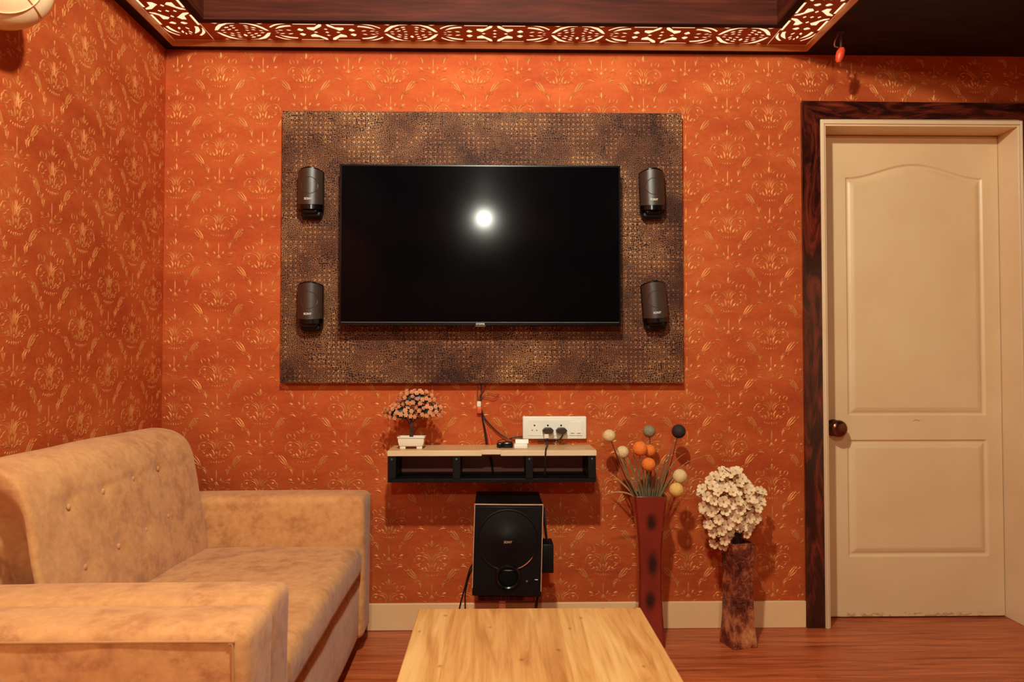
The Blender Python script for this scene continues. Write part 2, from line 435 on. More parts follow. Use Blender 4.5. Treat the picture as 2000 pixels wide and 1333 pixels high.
# wallpaper relief: strokes of one pattern cell, (x0, z0, x1, z1, width, bend) in units of 1/3200 m
half = [(0, 85, 0, 132, 13, 0), (0, 150, 0, 238, 24, 0), (18, 235, 48, 185, 10, 8), (45, 245, 95, 205, 11, 8),
        (110, 300, 122, 240, 15, 10), (150, 290, 200, 240, 11, 12), (190, 305, 205, 248, 15, -8),
        (8, 430, 12, 300, 9, 0), (18, 440, 60, 320, 11, 16), (30, 450, 120, 350, 12, 26), (40, 380, 110, 330, 9, 14),
        (130, 350, 215, 400, 13, 26), (150, 395, 185, 385, 26, 0), (215, 375, 205, 440, 11, 18), (135, 430, 200, 450, 12, -16), (95, 400, 135, 425, 10, 0),
        (225, 420, 222, 465, 10, 10), (90, 320, 150, 310, 9, 9),
        (0, 460, 0, 505, 18, 0), (0, 525, 0, 560, 11, 0), (35, 530, 60, 440, 20, 12), (60, 540, 95, 490, 22, 0), (105, 525, 135, 505, 20, 0), (150, 500, 185, 470, 13, 8),
        (20, 560, 110, 548, 8, 14), (110, 548, 170, 520, 8, 10),
        (0, 585, 0, 625, 14, 0), (28, 590, 36, 620, 12, 0), (58, 588, 70, 614, 11, 0), (88, 580, 104, 602, 9, 0),
        (196, 648, 282, 512, 17, 10), (208, 645, 312, 505, 15, -3), (222, 640, 318, 548, 12, -12), (194, 652, 128, 735, 9, -16), (212, 655, 165, 745, 7, -16), (282, 545, 322, 525, 14, 0), (225, 625, 195, 690, 9, 24), (200, 690, 150, 640, 7, 10),
        # sprig below
        (0, 700, 0, 845, 15, 0), (-2, 905, 0, 850, 30, 0), (34, 905, 4, 860, 11, 0), (45, 850, 66, 805, 20, 0), (68, 845, 100, 858, 8, 0), (135, 845, 185, 822, 24, 0),
        (140, 770, 168, 690, 18, 10), (125, 740, 118, 690, 10, -6), (105, 880, 185, 880, 8, 14),
        (95, 1000, 180, 975, 17, 12), (120, 965, 175, 950, 10, 10), (190, 1000, 238, 1030, 9, -8), (60, 950, 110, 930, 8, 8), (30, 940, 20, 980, 8, 0),
        (262, 1085, 300, 1010, 9, 16)]
def stroke(x0, z0, x1, z1, w, bend, h, nseg=6):
    d = np.array([x1-x0, z1-z0], float); L = np.hypot(*d); nrm = np.array([-d[1], d[0]])/L
    V = []
    for i in range(nseg+1):
        t = i/nseg; c = np.array([x0, z0])+d*t+nrm*bend*math.sin(PI*t)
        td = d/L+nrm*bend*PI/L*math.cos(PI*t); td /= np.hypot(*td); tn = np.array([-td[1], td[0]])
        ww = w*.5*(math.sin(PI*(.06+.88*t**.8))**.75)
        for k in (-1, -.55, 0, .55, 1):
            q = c+tn*ww*k; V.append((q[0], q[1], h*(1-abs(k)**1.8)*(.35+.65*math.sin(PI*(.06+.88*t**.8)))))
    Fc = [(i*5+k, i*5+k+1, (i+1)*5+k+1, (i+1)*5+k) for i in range(nseg) for k in range(4)]
    return np.array(V), Fc
cell = []
for (a, b, c, d, wd, bd) in half:
    cell.append(stroke(a, -b, c, -d, wd*1.55, bd, 1))
    if max(abs(a), abs(c)) > 4: cell.append(stroke(-a, -b, -c, -d, wd*1.55, -bd, 1))
U = 1/3200
PX, PZc = .3465, .3055
def relief(mb, s0, s1, z0, z1, keep, place, phase):
    """repeat the pattern cell over a wall; place(s, z, h) gives the room point"""
    base = P(1421, 280).z+.104
    i0 = int((s0-phase)/(PX/2))-2; i1 = int((s1-phase)/(PX/2))+2
    for i in range(i0, i1+1):
        sx = phase+i*PX/2; dz = (PZc/2 if i % 2 else 0)
        for j in range(-8, 8):
            zz = base+j*PZc-dz
            for V, Fc in cell:
                q = V*np.array([U, U, 1])+np.array([sx, zz, 0])
                mn = q.min(0); mx = q.max(0)
                if mn[0] < s0+.002 or mx[0] > s1-.002 or mn[1] < z0 or mx[1] > z1: continue
                if not keep(mn[0], mx[0], mn[1], mx[1]): continue
                mb.add([place(*p) for p in q], Fc, 1)
w_ = MB()
w_.box(XL-.1, OX0-.012, 0, .2, 0, 2.75).box(OX1+.012, XR+.1, 0, .2, 0, 2.75).box(OX0-.012, OX1+.012, 0, .2, OZ+.012, 2.75)
TZ = P(1800, 203).z; TX0 = P(1568, 700).x; TX1 = OX1+(OX0-TX0)+.01
pl = (P(550, 216).x, P(1333, 222).x, P(550, 749).z, P(900, 218).z)
def keep(a, b, c, d):
    if b > TX0 and a < TX1 and c < TZ: return False
    if a > pl[0]+.02 and b < pl[1]-.02 and c > pl[2]+.02 and d < pl[3]-.02: return False
    return True
relief(w_, XL, XR, .105, ZC-.004, keep, lambda s, z, h: (s, -h*.0023, z), P(1421, 280).x)
struct('wall_back', w_, ['paper', 'relief'], smooth=True, angle=60)
w_ = MB(); w_.box(XL-.1, XL, YF, 0, 0, 2.75)
relief(w_, -2.2, -.002, .3, ZC-.004, lambda *a: True, lambda s, z, h: (XL+h*.0016, s, z), -.09)
struct('wall_left', w_, ['paper', 'relief'], angle=60)
struct('wall_right', MB().box(XR, XR+.1, YF, 0, 0, 2.75), 'cream')
struct('wall_front', MB().box(XL-.1, XR+.1, YF-.1, YF, 0, 2.75), 'plaster')
struct('floor', MB().box(XL-.1, XR+.1, YF-.1, .3, -.08, 0), 'floor')
# ceiling: board with an opening, carved band set in it and a raised tray inside
AX0, AX1 = -1.30, 1.275; AY0, AY1 = -5.7, -.035        # opening in the ceiling board (outer edge of the carved band)
BW = .165; TX_0, TX_1 = AX0+BW+.03, AX1-BW-.03; TY0, TY1 = AY0+BW+.03, AY1-BW-.03
ZT = 2.76
c_ = MB()
for (a, b, c, d) in ((XL-.1, AX0, YF-.1, .2), (AX1, XR+.1, YF-.1, .2), (AX0, AX1, YF-.1, AY0), (AX0, AX1, AY1, .2)): c_.box(a, b, c, d, ZC, ZC+.04)
c_.box(TX_0, TX_1, TY0, TY1, ZT, ZT+.03)
for (a, b, c, d) in ((AX0+BW, TX_0-.0, AY0+BW, AY1-BW), (TX_1, AX1-BW, AY0+BW, AY1-BW), (TX_0, TX_1, AY0+BW, TY0), (TX_0, TX_1, TY1, AY1-BW)): c_.box(a, b, c, d, ZL-.003, ZL)
for (a, b, c, d) in ((TX_0-.02, TX_0, TY0-.02, TY1+.02), (TX_1, TX_1+.02, TY0-.02, TY1+.02), (TX_0, TX_1, TY0-.02, TY0), (TX_0, TX_1, TY1, TY1+.02)): c_.box(a, b, c, d, ZL, ZT+.03, 1)
# edge of the opening, its lattice glow put into a paler colour
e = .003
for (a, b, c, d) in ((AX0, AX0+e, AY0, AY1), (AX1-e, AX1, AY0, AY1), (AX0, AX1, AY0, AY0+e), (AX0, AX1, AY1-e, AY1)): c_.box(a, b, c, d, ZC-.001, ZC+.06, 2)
c_.box(AX0-.02, AX1+.02, AY0-.02, AY1+.02, ZT+.05, ZT+.08)
c_.box(AX0-.03, AX0-.01, AY0, AY1, ZC+.04, ZT+.05).box(AX1+.01, AX1+.03, AY0, AY1, ZC+.04, ZT+.05).box(AX0, AX1, AY1+.0, AY1+.02, ZC+.04, ZT+.05).box(AX0, AX1, AY0-.02, AY0, ZC+.04, ZT+.05)
struct('ceiling', c_, ['ceiling', 'riser', 'rim'], smooth=False)

# carved lattice
def leafpoly(x0, v0, x1, v1, w, bend=0, n=7, e0=.25, e1=.25):
    d = Vector((x1-x0, v1-v0)); L = d.length; nr = Vector((-d.y, d.x))/L; A, B = [], []
    for i in range(n+1):
        t = i/n; c = Vector((x0, v0))+d*t+nr*bend*math.sin(PI*t); ww = w*.62*min(1, (e0+(1-e0)*min(1, t/.4)), (e1+(1-e1)*min(1, (1-t)/.4)))
        A.append(c+nr*ww); B.append(c-nr*ww)
    return [(p.x, p.y) for p in A+B[::-1]]
def dia(u, v, a, b): return [(u-a, v), (u, v+b), (u+a, v), (u, v-b)]
holes = [dia(0, 0, .010, .009), dia(0, .028, .010, .008), dia(0, -.028, .010, .008)]
for sv in (1, -1):
    for su in (1, -1):
        H = []
        H.append([(.008, .073), (.019, .073), (.040, .047), (.071, .045), (.071, .026), (.058, .017), (.050, .013), (.044, .021), (.036, .029), (.024, .040), (.012, .052)])
        H.append(leafpoly(.028, .072, .118, .072, .009, 0, 3, .9, .9))
        H.append(leafpoly(.088, .020, .112, .018, .022, .003))
        H.append(leafpoly(.128, .056, .196, .026, .013, .008, 7, .9, .2))
        H.append(leafpoly(.140, .074, .214, .040, .009, .010, 7, .3, .9))
        H.append(leafpoly(.135, .012, .158, .020, .009)); H.append(leafpoly(.166, .012, .192, .018, .008)); H.append(leafpoly(.186, .006, .206, .010, .006))
        H.append([(.222, .006), (.236, .009), (.262, .044), (.290, .066), (.322, .070), (.322, .077), (.286, .075), (.258, .064), (.238, .040)])
        H.append([(.226, .074), (.246, .066), (.262, .075), (.244, .078)])
        H.append(leafpoly(.246, .006, .266, .013, .008))
        H.append(leafpoly(.268, .030, .288, .042, .010)); H.append(leafpoly(.293, .046, .313, .055, .010)); H.append(leafpoly(.275, .012, .292, .024, .009))
        H.append(leafpoly(.298, .028, .312, .038, .009)); H.append(leafpoly(.300, .008, .318, .016, .008))
        for h in H: holes.append([(su*x, sv*v) for x, v in h])
for su in (1, -1): holes.append(dia(su*.044, 0, .011, .008)); holes.append(leafpoly(su*.33, .022, su*.33, .046, .012) if su > 0 else leafpoly(su*.33, -.022, su*.33, -.046, .012))
PER = .66
def band(name, label, L0, L1, width, phase, tf):
    """carved board from L0 to L1 along its length, holes clear through, lamp diffuser above"""
    root = thing(name, label, 'lattice panel', tf((L0+L1)/2, 0, 0), 'carved backlit ceiling bands')
    cu = bpy.data.curves.new('c', 'CURVE'); cu.dimensions = '2D'; cu.fill_mode = 'BOTH'; cu.extrude = .001
    def spl(poly):
        sp = cu.splines.new('POLY'); sp.points.add(len(poly)-1); sp.use_cyclic_u = True
        for i, (x, y) in enumerate(poly): sp.points[i].co = (x, y, 0, 1)
    spl([(L0, -width/2), (L1, -width/2), (L1, width/2), (L0, width/2)])
    k0 = int((L0-phase)/PER)-2
    for k in range(k0, k0+12):
        for h in holes:
            q = [(x+phase+k*PER, v) for x, v in h]
            if h[0][0] < -.3299 and False: continue
            if min(p[0] for p in q) > L0+.006 and max(p[0] for p in q) < L1-.006: 
                cx = sum(p[0] for p in h)/len(h)
                if cx < -.325: continue
                spl(q)
    o = bpy.data.objects.new('c', cu); COL.objects.link(o); bpy.context.view_layer.update()
    me = bpy.data.meshes.new_from_object(o.evaluated_get(bpy.context.evaluated_depsgraph_get())); bpy.data.objects.remove(o)
    mb = MB(); mb.add([Vector(tf(v.co.x, v.co.y, v.co.z+.001)) for v in me.vertices], [tuple(p.vertices) for p in me.polygons])
    obj('carved_board', mb, 'lattice', root, smooth=False)
    d = MB(); wd = width/2+.004; p = [tf(L0, -wd, .0045), tf(L1, -wd, .0045), tf(L1, wd, .0045), tf(L0, wd, .0045)]
    d.hexa([Vector(q) for q in p]+[Vector(q)+Vector((0, 0, .004)) for q in p])
    di = obj('diffuser', d, 'diffuser', root, smooth=False); di['label'] = 'glowing cream diffuser'
    return root
YB = AY1-BW/2
band('carved_ceiling_band', 'carved brown lattice band, backlit cream, along the ceiling over the television wall', AX0+BW+.001, AX1-BW-.001, BW-.008, -.004, lambda u, v, z: (u, YB+v, ZL+z))
band('carved_ceiling_band', 'backlit carved lattice band running along the ceiling beside the left wall', AY0+.003, AY1-.005, BW-.008, -.29, lambda u, v, z: (AX0+BW/2+v+.002, u, ZL+z))
band('carved_ceiling_band', 'backlit carved lattice band running from the wall toward the viewer above the door side', AY0+.003, AY1-.005, BW-.008, -.29, lambda u, v, z: (AX1-BW/2+v-.002, u, ZL+z))
band('carved_ceiling_band', 'backlit carved lattice band across the ceiling behind the viewer', AX0+BW+.001, AX1-BW-.001, BW-.008, -.004, lambda u, v, z: (u, AY0+BW/2+v, ZL+z))

# lamps whose light fills the room
t = thing('tray_lamp', 'round ceiling lamp inside the raised ceiling tray', 'ceiling lamp', (LAMP_A.x, LAMP_A.y, ZT))
obj('lamp_base', MB().lathe([(.07, ZT), (.07, ZT-.015), (.03, ZT-.025), (.018, ZT-.05)], (LAMP_A.x, LAMP_A.y, 0)), 'white', t)
t = thing('rear_tray_lamp', 'round ceiling lamp at the rear of the raised ceiling tray', 'ceiling lamp', (LAMP_B.x, LAMP_B.y, ZT))
obj('lamp_base', MB().lathe([(.07, ZT), (.07, ZT-.015), (.03, ZT-.025), (.018, ZT-.15)], (LAMP_B.x, LAMP_B.y, 0)), 'white', t)
for i, (dx, dy) in enumerate(DOWN):
    t = thing('recessed_downlight', ['small ceiling downlight over the door', 'small ceiling downlight in the far right corner'][i], 'downlight', (dx, dy, ZC), 'ceiling downlights by the door')
    obj('trim_ring', MB().lathe([(.028, ZC), (.028, ZC-.006), (.045, ZC-.006), (.047, ZC)], (dx, dy, 0)), 'white', t)

# ---------------------------------------------------------------- baseboard, door surround, door
BZ = P(1400, 1174).z
bx0 = XL
struct('baseboard_back', MB().box(XL+.012, TX0-.001, -.014, 0, 0, BZ), 'creambase', bevel=.003)
struct('baseboard_left', MB().box(XL, XL+.012, YF, 0, 0, BZ), 'cream', bevel=.003)
s_ = MB(); s_.box(TX0, OX0-.001, -.02, 0, 0, TZ-(OX0-TX0)+.0)
s_.prism([(TX0, TZ-(OX0-TX0)), (OX0-.001, TZ-(OX0-TX0)), (TX0, TZ)], -.02, 0)
s_.box(OX1+.016, TX1, -.02, 0, 0, TZ-(OX0-TX0))
zi = P(1800, 237).z
s_ = MB()
s_.prism([(TX0, 0), (P(1604, 700).x, 0), (P(1604, 700).x, zi), (TX0, TZ)], -.02, 0)
s_.prism([(TX1, 0), (P(1996, 700).x, 0), (P(1996, 700).x, zi), (TX1, TZ)], -.02, 0)
s_.prism([(TX0, TZ), (P(1604, 700).x, zi), (P(1996, 700).x, zi), (TX1, TZ)], -.02, 0, 1)
struct('trim_1', s_, ['surround', 'surround_h'], 'dark figured wood surround around the cream door', bevel=.0025)
FX0, FX1 = P(1602.5, 700).x, P(1997, 700).x
d1 = thing('door_1', 'cream panelled door with bronze knob in a cream frame', 'door', ((OX0+OX1)/2, .1, 0)); d1['kind'] = 'structure'
fr = MB()
fr.box(FX0, OX0, -.026, .14, 0, zi-.002).box(OX1, FX1, -.026, .14, 0, zi-.002).box(OX0, OX1, -.026, .14, OZ, zi-.002)
fr.box(FX0+.003, OX0-.008, -.032, -.026, 0, zi-.006).box(OX1+.008, FX1-.003, -.032, -.026, 0, zi-.006).box(OX0-.008, OX1+.008, -.032, -.026, OZ+.008, zi-.006)
# stop bead
fr.box(OX0, OX0+.004, .085, .10, 0, OZ).box(OX1-.03, OX1, .03, .036, 0, OZ) if False else None
obj('door_frame', fr, 'cream', d1, bevel=.002)
LY = .1
lx0, lx1 = OX0+.003, OX1-.003; lz0, lz1 = .006, OZ-.003
def rect(px0, py0, px1, py1): a = P(px0, py0, LY); b = P(px1, py1, LY); return a.x, b.x, b.z, a.z
U0 = rect(1651, 347, 1925, 812); arch = P(1787, 321, LY).z-U0[3]
L0_ = rect(1655, 860, 1931, 1086)
nx, nz = int((lx1-lx0)/.0035), int((lz1-lz0)/.0035)
X = np.linspace(lx0, lx1, nx); Z = np.linspace(lz0, lz1, nz); XX, ZZ = np.meshgrid(X, Z)
def prof(d):
    return np.interp(d, [0, .004, .011, .020, .034, .040], [0, -.007, -.008, -.003, .001, .001])
uu = (XX-U0[0])/(U0[1]-U0[0]); ztop = U0[3]+arch*np.where((uu > 0) & (uu < 1), .5-.5*np.cos(2*PI*np.clip(uu, 0, 1)), 0)
dU = np.minimum.reduce([XX-U0[0], U0[1]-XX, ZZ-U0[2], ztop-ZZ]); dL = np.minimum.reduce([XX-L0_[0], L0_[1]-XX, ZZ-L0_[2], L0_[3]-ZZ])
Hh = prof(np.clip(np.maximum(dU, dL), 0, None))
lf = MB(); V = [(XX[i, j], LY-Hh[i, j], ZZ[i, j]) for i in range(nz) for j in range(nx)]
lf.add(V, [(i*nx+j, i*nx+j+1, (i+1)*nx+j+1, (i+1)*nx+j) for i in range(nz-1) for j in range(nx-1)])
lf.box(lx0, lx1, LY+.0095, LY+.035, lz0, lz1)
for a, b in (((lx0, lz0), (lx0, lz1)), ((lx1, lz0), (lx1, lz1)), ((lx0, lz0), (lx1, lz0)), ((lx0, lz1), (lx1, lz1))):
    lf.add([(a[0], LY, a[1]), (b[0], LY, b[1]), (b[0], LY+.01, b[1]), (a[0], LY+.01, a[1])], [(0, 1, 2, 3)])
leaf = obj('door_leaf', lf, 'door', d1, angle=50)
struct('trim_2', MB().box(OX0-.012, OX1+.012, .14, .2, 0, OZ+.012), 'blackfoot')
k = P(1636, 837, .05)
kb = MB().lathe([(r_*1.18, h_) for r_, h_ in [(.030, LY), (.030, LY-.006), (.014, LY-.010), (.012, LY-.028), (.020, LY-.034), (.029, LY-.044), (.031, LY-.056), (.027, LY-.066), (.018, LY-.071), (.0, LY-.0715)]], (k.x+.002, 0, k.z-.002), 'y', 40)
kn = obj('door_knob', kb, 'bronze', leaf, angle=60); kn['label'] = 'dark bronze round knob'
mk = P(1790, 822, LY-.0005)
sc = MB().tube([(mk.x-.014, LY-.0006, mk.z-.002), (mk.x-.004, LY-.001, mk.z+.003), (mk.x+.004, LY-.001, mk.z+.001), (mk.x+.014, LY-.0006, mk.z-.001)], .0008, 6)
s0 = obj('paint_chip', sc, 'stamen', leaf); s0['label'] = 'brown chipped crack in the paint'

# ---------------------------------------------------------------- panel and television
PF = -.04
a, b = P(552, 216, PF), P(1331, 222, PF); c, d = P(1335, 749, PF), P(548, 748, PF)
pm = MB(); pm.box((a.x+d.x)/2, (b.x+c.x)/2, PF, PF+.006, (c.z+d.z)/2, (a.z+b.z)/2)
root = thing('television_wall_panel', 'dark brown wall panel with fine copper filigree behind the television', 'wall panel', ((a.x+b.x)/2, 0, a.z/2+c.z/2))
obj('face_sheet', pm, 'panel', root)
obj('backing_board', MB().box((a.x+d.x)/2+.001, (b.x+c.x)/2-.001, PF+.006, -.003, (c.z+d.z)/2+.001, (a.z+b.z)/2-.001), 'paneledge', root)
TF = -.118
a = P(664, 321, TF); b = P(1213, 636, TF)
tv = thing('television', 'large flat black television on the filigree panel', 'television', ((a.x+b.x)/2, PF, (a.z+b.z)/2))
x0, x1, z1, z0 = a.x, b.x, a.z, b.z
cb = MB(); cb.box(x0, x1, TF+.004, TF+.03, z0, z1); cb.rbox((x0+.12, TF+.03, z0+.06), (x1-.12, PF-.018, z1-.14), .012, 3, .2)
obj('cabinet', cb, 'blackmat', tv, bevel=.003)
bz = MB(); t_ = .007
bz.box(x0, x0+t_, TF-.001, TF+.004, z0, z1).box(x1-t_, x1, TF-.001, TF+.004, z0, z1).box(x0+t_, x1-t_, TF-.001, TF+.004, z1-t_, z1).box(x0+t_, x1-t_, TF-.001, TF+.004, z0, z0+.013)
bz = obj('bezel', bz, 'blackgloss', tv, bevel=.0012)
obj('screen', MB().box(x0+t_, x1-t_, TF+.0005, TF+.004, z0+.013, z1-t_), 'screen', tv, smooth=False)
sp = MB().box(x0+t_, x1-t_, TF-.0016, TF+.0, z0+.011, z0+.0125); obj('highlight_line', sp, 'grey', bz)  # grey strip stands in for a highlight along the lower bezel
q = P(938, 635, TF); text('lettering', 'croma', .034, (q.x, TF-.0012, z0+.006), 'logo', bz)
obj('sensor', MB().box(q.x-.02, q.x+.02, TF+.002, TF+.012, z0-.004, z0), 'grey', tv)
wm = MB().box(-.16, .10, PF-.02, PF, 1.33, 1.60); obj('wall_mount', wm, 'blackmat', tv)

# ---------------------------------------------------------------- satellite speakers
def speaker_parts(root, c):
    W, Hh, D = .099, .150, .052; y0 = PF-.030
    def front(x): return y0-D*(1-(abs(x)/(W/2))**2.4*.62)
    def shell(xs, z0, z1, off=0, arch=.010, zb=0):
        V, Fc = [], []; n = len(xs)
        for (zz, s) in ((0, -1), (1, 1)):
            for x in xs:
                ar = arch*(1-(2*x/W)**2)
                V.append((c.x+x, front(x)+off, (c.z+z1+ar) if s > 0 else (c.z+z0-zb*(1-(2*x/W)**2))))
            for x in xs:
                V.append((c.x+x, y0+.004, (c.z+z1) if s > 0 else (c.z+z0)))
        for i in range(n-1):
            Fc += [(i, i+1, 2*n+i+1, 2*n+i), (n+i+1, n+i, 3*n+i, 3*n+i+1), (2*n+i, 2*n+i+1, 3*n+i+1, 3*n+i), (i+1, i, n+i, n+i+1)]
        Fc += [(0, 2*n, 3*n, n), (n-1, 2*n-1, 4*n-1, 3*n-1)]
        return MB().add(V, Fc)
    xs = [W/2*math.sin(PI/2*k/8) for k in range(-8, 9)]
    obj('cabinet', shell(xs, -.075, .076, .002, .013, .004), 'blackgloss', root, bevel=.002)
    g = obj('grille', shell([x*.985 for x in xs], -.056, .072, -.0015, .0095, .005), 'grille', root, angle=50); g['label'] = 'smoky brown front grille'
    dr = MB().lathe([(.031, front(0)-.0012), (.033, front(0)-.0030), (.035, front(0)-.0012)], (c.x+.002, 0, c.z+.014), 'y', 36)
    # driver ring follows the bulge
    dr.v = [(v[0], front(v[0]-c.x)-.0016+(-.0007 if i//36 == 1 else .0008), v[2]) for i, v in enumerate(dr.v)]
    dr.f = [f for f in dr.f if len(f) == 4]; dr.mi = [0]*len(dr.f)
    obj('driver_ring', dr, 'grille', root)
    text('lettering', 'SONY', .031, (c.x-.001, front(0)-.0030, c.z-.040), 'logo', g)
    obj('neck', MB().rbox((c.x-.030, y0-.030, c.z-.092), (c.x+.030, y0+.002, c.z-.070), .008), 'blackgloss', root)
    obj('wall_bracket', MB().rbox((c.x-.040, y0-.014, c.z-.105), (c.x+.040, PF-.0005, c.z-.078), .010).rbox((c.x-.018, y0-.006, c.z-.08), (c.x+.018, PF-.0005, c.z+.03), .006), 'black', root)
SP = P(604, 370, PF-.07)
spk = thing('satellite_speaker', 'small black speaker on the panel, upper left of the television', 'speaker', (SP.x, PF, SP.z), 'four satellite speakers around the television')
speaker_parts(spk, SP)
for (px, py, lab, rot) in ((603, 594, 'small black speaker on the panel, lower left of the television', 0), (1276, 372, 'small black speaker on the panel, upper right of the television', math.radians(-1.5)), (1281, 592, 'small black speaker on the panel, lower right, hanging slightly crooked', math.radians(-4.5))):
    q = P(px, py, PF-.07); dup(spk, (q.x, PF, q.z), lab, (0, -rot if False else rot, 0))

# ---------------------------------------------------------------- wall shelf
SY = -.2
zt = P(960, 880, SY).z; zb = P(960, 943, SY).z; th = .0215
x0 = P(757, 900, SY).x; x1 = P(1164.5, 900, SY).x
sh = thing('wall_shelf', 'low wall shelf with beech top and black dividers below the television', 'shelf', ((x0+x1)/2, 0, zb))
obj('top_board', MB().box(x0-.001, x1+.001, SY, -.003, zt-th+.003, zt), ['shelftop'], sh, bevel=.003)
nx0, nx1 = P(941, 885, SY).x, P(978, 885, SY).x
ed = MB().box(x0-.001, nx0, SY-.003, SY, zt-th, zt-.002).box(nx0, nx1, SY-.005, SY, zt-th+.006, zt+.002).box(nx1, x1+.001, SY-.003, SY, zt-th, zt-.002)
o = obj('edge_strip', ed, 'shelfedge', sh, bevel=.001); o['label'] = 'pale cream edging strip with a loose middle piece'
obj('bottom_board', MB().box(x0, x1, SY+.003, -.003, zb, zb+.014), 'black', sh, bevel=.0015)
for (a, b) in ((757, 773), (884, 899), (1027, 1041), (1149, 1164)):
    xa, xb = P(a, 900, SY).x, P(b, 900, SY).x
    dv = obj('divider', MB().box(xa, xb, SY+.001, -.008, zb+.014, zt-th+.003), 'black', sh, bevel=.001)
    sx = (xa+xb)/2; zq = P(0, 900, SY).z
    obj('screw', MB().lathe([(.0035, SY+.001), (.003, SY-.0008), (0, SY-.0012)], (sx, 0, zq), 'y', 12), 'grey', dv)
obj('back_panel', MB().box(x0+.004, x1-.004, -.008, -.003, zb+.014, zt-th+.003), 'shelfback', sh)

# ---------------------------------------------------------------- flowering bonsai on the shelf
c = P(803, 878, -.15); bz_ = zt
bt = thing('artificial_bonsai', 'artificial bonsai with peach flowers in a white pot on the shelf', 'potted plant', (c.x, -.13, bz_))
x, y = c.x, -.13
pot = MB(); wt, wb = .051, .042; dt, db = .032, .026; z0 = bz_+.010; z1 = bz_+.047
ring = []
for (z, ww, dd) in ((z0, wb, db), (z0+.004, wb+.004, db+.003), (z0+.020, wt-.001, dt-.001), (z1-.005, wt-.001, dt-.001), (z1-.005, wt+.002, dt+.002), (z1, wt+.002, dt+.002), (z1, wt-.004, dt-.004), (z1-.006, wt-.005, dt-.005)):
    ring.append([(x-ww, y-dd, z), (x+ww, y-dd, z), (x+ww, y+dd, z), (x-ww, y+dd, z)])
V = [p for r in ring for p in r]; Fc = [(i*4+k, i*4+(k+1) % 4, (i+1)*4+(k+1) % 4, (i+1)*4+k) for i in range(len(ring)-1) for k in range(4)]+[(3, 2, 1, 0)]
pot.add(V, Fc)
for sx in (-1, 1):
    for sy in (-1, 1):
        xc, yc = x+sx*(wb-.010), y+sy*(db-.007); pot.box(xc-.011, xc+.011, yc-.006, yc+.006, bz_, z0+.001)
obj('pot', pot, 'whitepot', bt, bevel=.0015)
obj('soil', MB().box(x-wt+.006, x+wt-.006, y-dt+.006, y+dt-.006, z1-.012, z1-.006), 'soil', bt)
tr = MB(); T = lambda px, py, yy=-.13: P(px, py, yy)
tr.tube([T(803, 862), T(802, 845), T(803, 825), T(801, 805)], .004, 8, rr=[.006, .0045, .004, .003])
tr.tube([T(805, 862), T(806, 842), T(804, 822), T(806, 800)], .0028, 8)
tr.tube([T(803, 832), T(790, 815), T(778, 812)], .0022, 6); tr.tube([T(804, 828), T(820, 812), T(838, 806)], .0022, 6); tr.tube([T(803, 815), T(806, 795), T(810, 785)], .0025, 6)
obj('trunk', tr, 'bark', bt)
lv = MB(); fl_pos = []
clumps = [((811, 780), 36, 17, .034), ((784, 807), 34, 16, .032), ((833, 802), 31, 16, .032), ((846, 798), 16, 11, .02), ((770, 806), 15, 9, .02), ((795, 790), 20, 10, .02)]
for (cc, rx, rz, ry) in clumps:
    o = T(*cc); sx_, sz_ = rx/498, rz/498
    for i in range(int(rx*7)):
        th_ = random.uniform(0, 2*PI); u = random.uniform(-1, 1); rr = random.uniform(.55, 1.0)
        d = Vector((math.sqrt(1-u*u)*math.cos(th_)*sx_, math.sqrt(1-u*u)*math.sin(th_)*ry, u*sz_))
        p = o+d*rr; dr = d.normalized()+Vector((random.uniform(-.6, .6), random.uniform(-.6, .6), random.uniform(-.6, .6))); dr.normalize()
        s = dr.cross(Vector((random.random(), random.random(), random.random()))).normalized(); L = random.uniform(.006, .011)
        lv.add([p, p+dr*L*.5+s*L*.28, p+dr*L, p+dr*L*.5-s*L*.28+dr.cross(s)*L*.1], [(0, 1, 2, 3)])
    lv.sphere(o, 1, 12, sc=(sx_*.72, ry*.7, sz_*.66), jit=.05)
    for i in range(int(rx*.75)):
        for _ in range(30):
            th_ = random.uniform(-PI, 0); u = random.uniform(-.55, 1)
            d = Vector((math.sqrt(1-u*u)*math.cos(th_)*sx_, math.sqrt(1-u*u)*math.sin(th_)*ry, u*sz_)); p = o+d*1.03
            if all((p-f).length > .0142 for f, _ in fl_pos): fl_pos.append((p, d.normalized())); break
o = obj('foliage', lv, 'leaf', bt, smooth=False)
def floret(n=6, r=.009):
    mb = MB()
    for k in range(n):
        for lay, (rs, tz) in enumerate(((1, .25), (.6, .8))):
            a = 2*PI*k/n+lay*.5; d = Vector((math.cos(a), math.sin(a), 0)); s = Vector((-math.sin(a), math.cos(a), 0)); L = r*rs
            mb.add([(0, 0, 0), d*L*.6+s*L*.38+Vector((0, 0, L*tz*.5)), d*L+Vector((0, 0, L*tz)), d*L*.6-s*L*.38+Vector((0, 0, L*tz*.5))], [(0, 1, 2, 3)])
    mb.sphere((0, 0, r*.2), r*.3, 8)
    return mb
def mesh_only(name, mb, mats):
    o = obj(name, mb, mats); me = o.data; bpy.data.objects.remove(o); return me
fm = [mesh_only('flower', floret(6, .0108), 'flower'), mesh_only('flower', floret(5, .0088), 'flower2')]
fl_pos = fl_pos[:98]
for i, (p, d) in enumerate(fl_pos):
    f = bpy.data.objects.new('flower', fm[0 if random.random() < .72 else 1]); COL.objects.link(f); f.parent = bt
    f.location = p-bt.location; f.rotation_euler = (d+Vector((0, -.7, .15))).to_track_quat('Z', 'Y').to_euler()

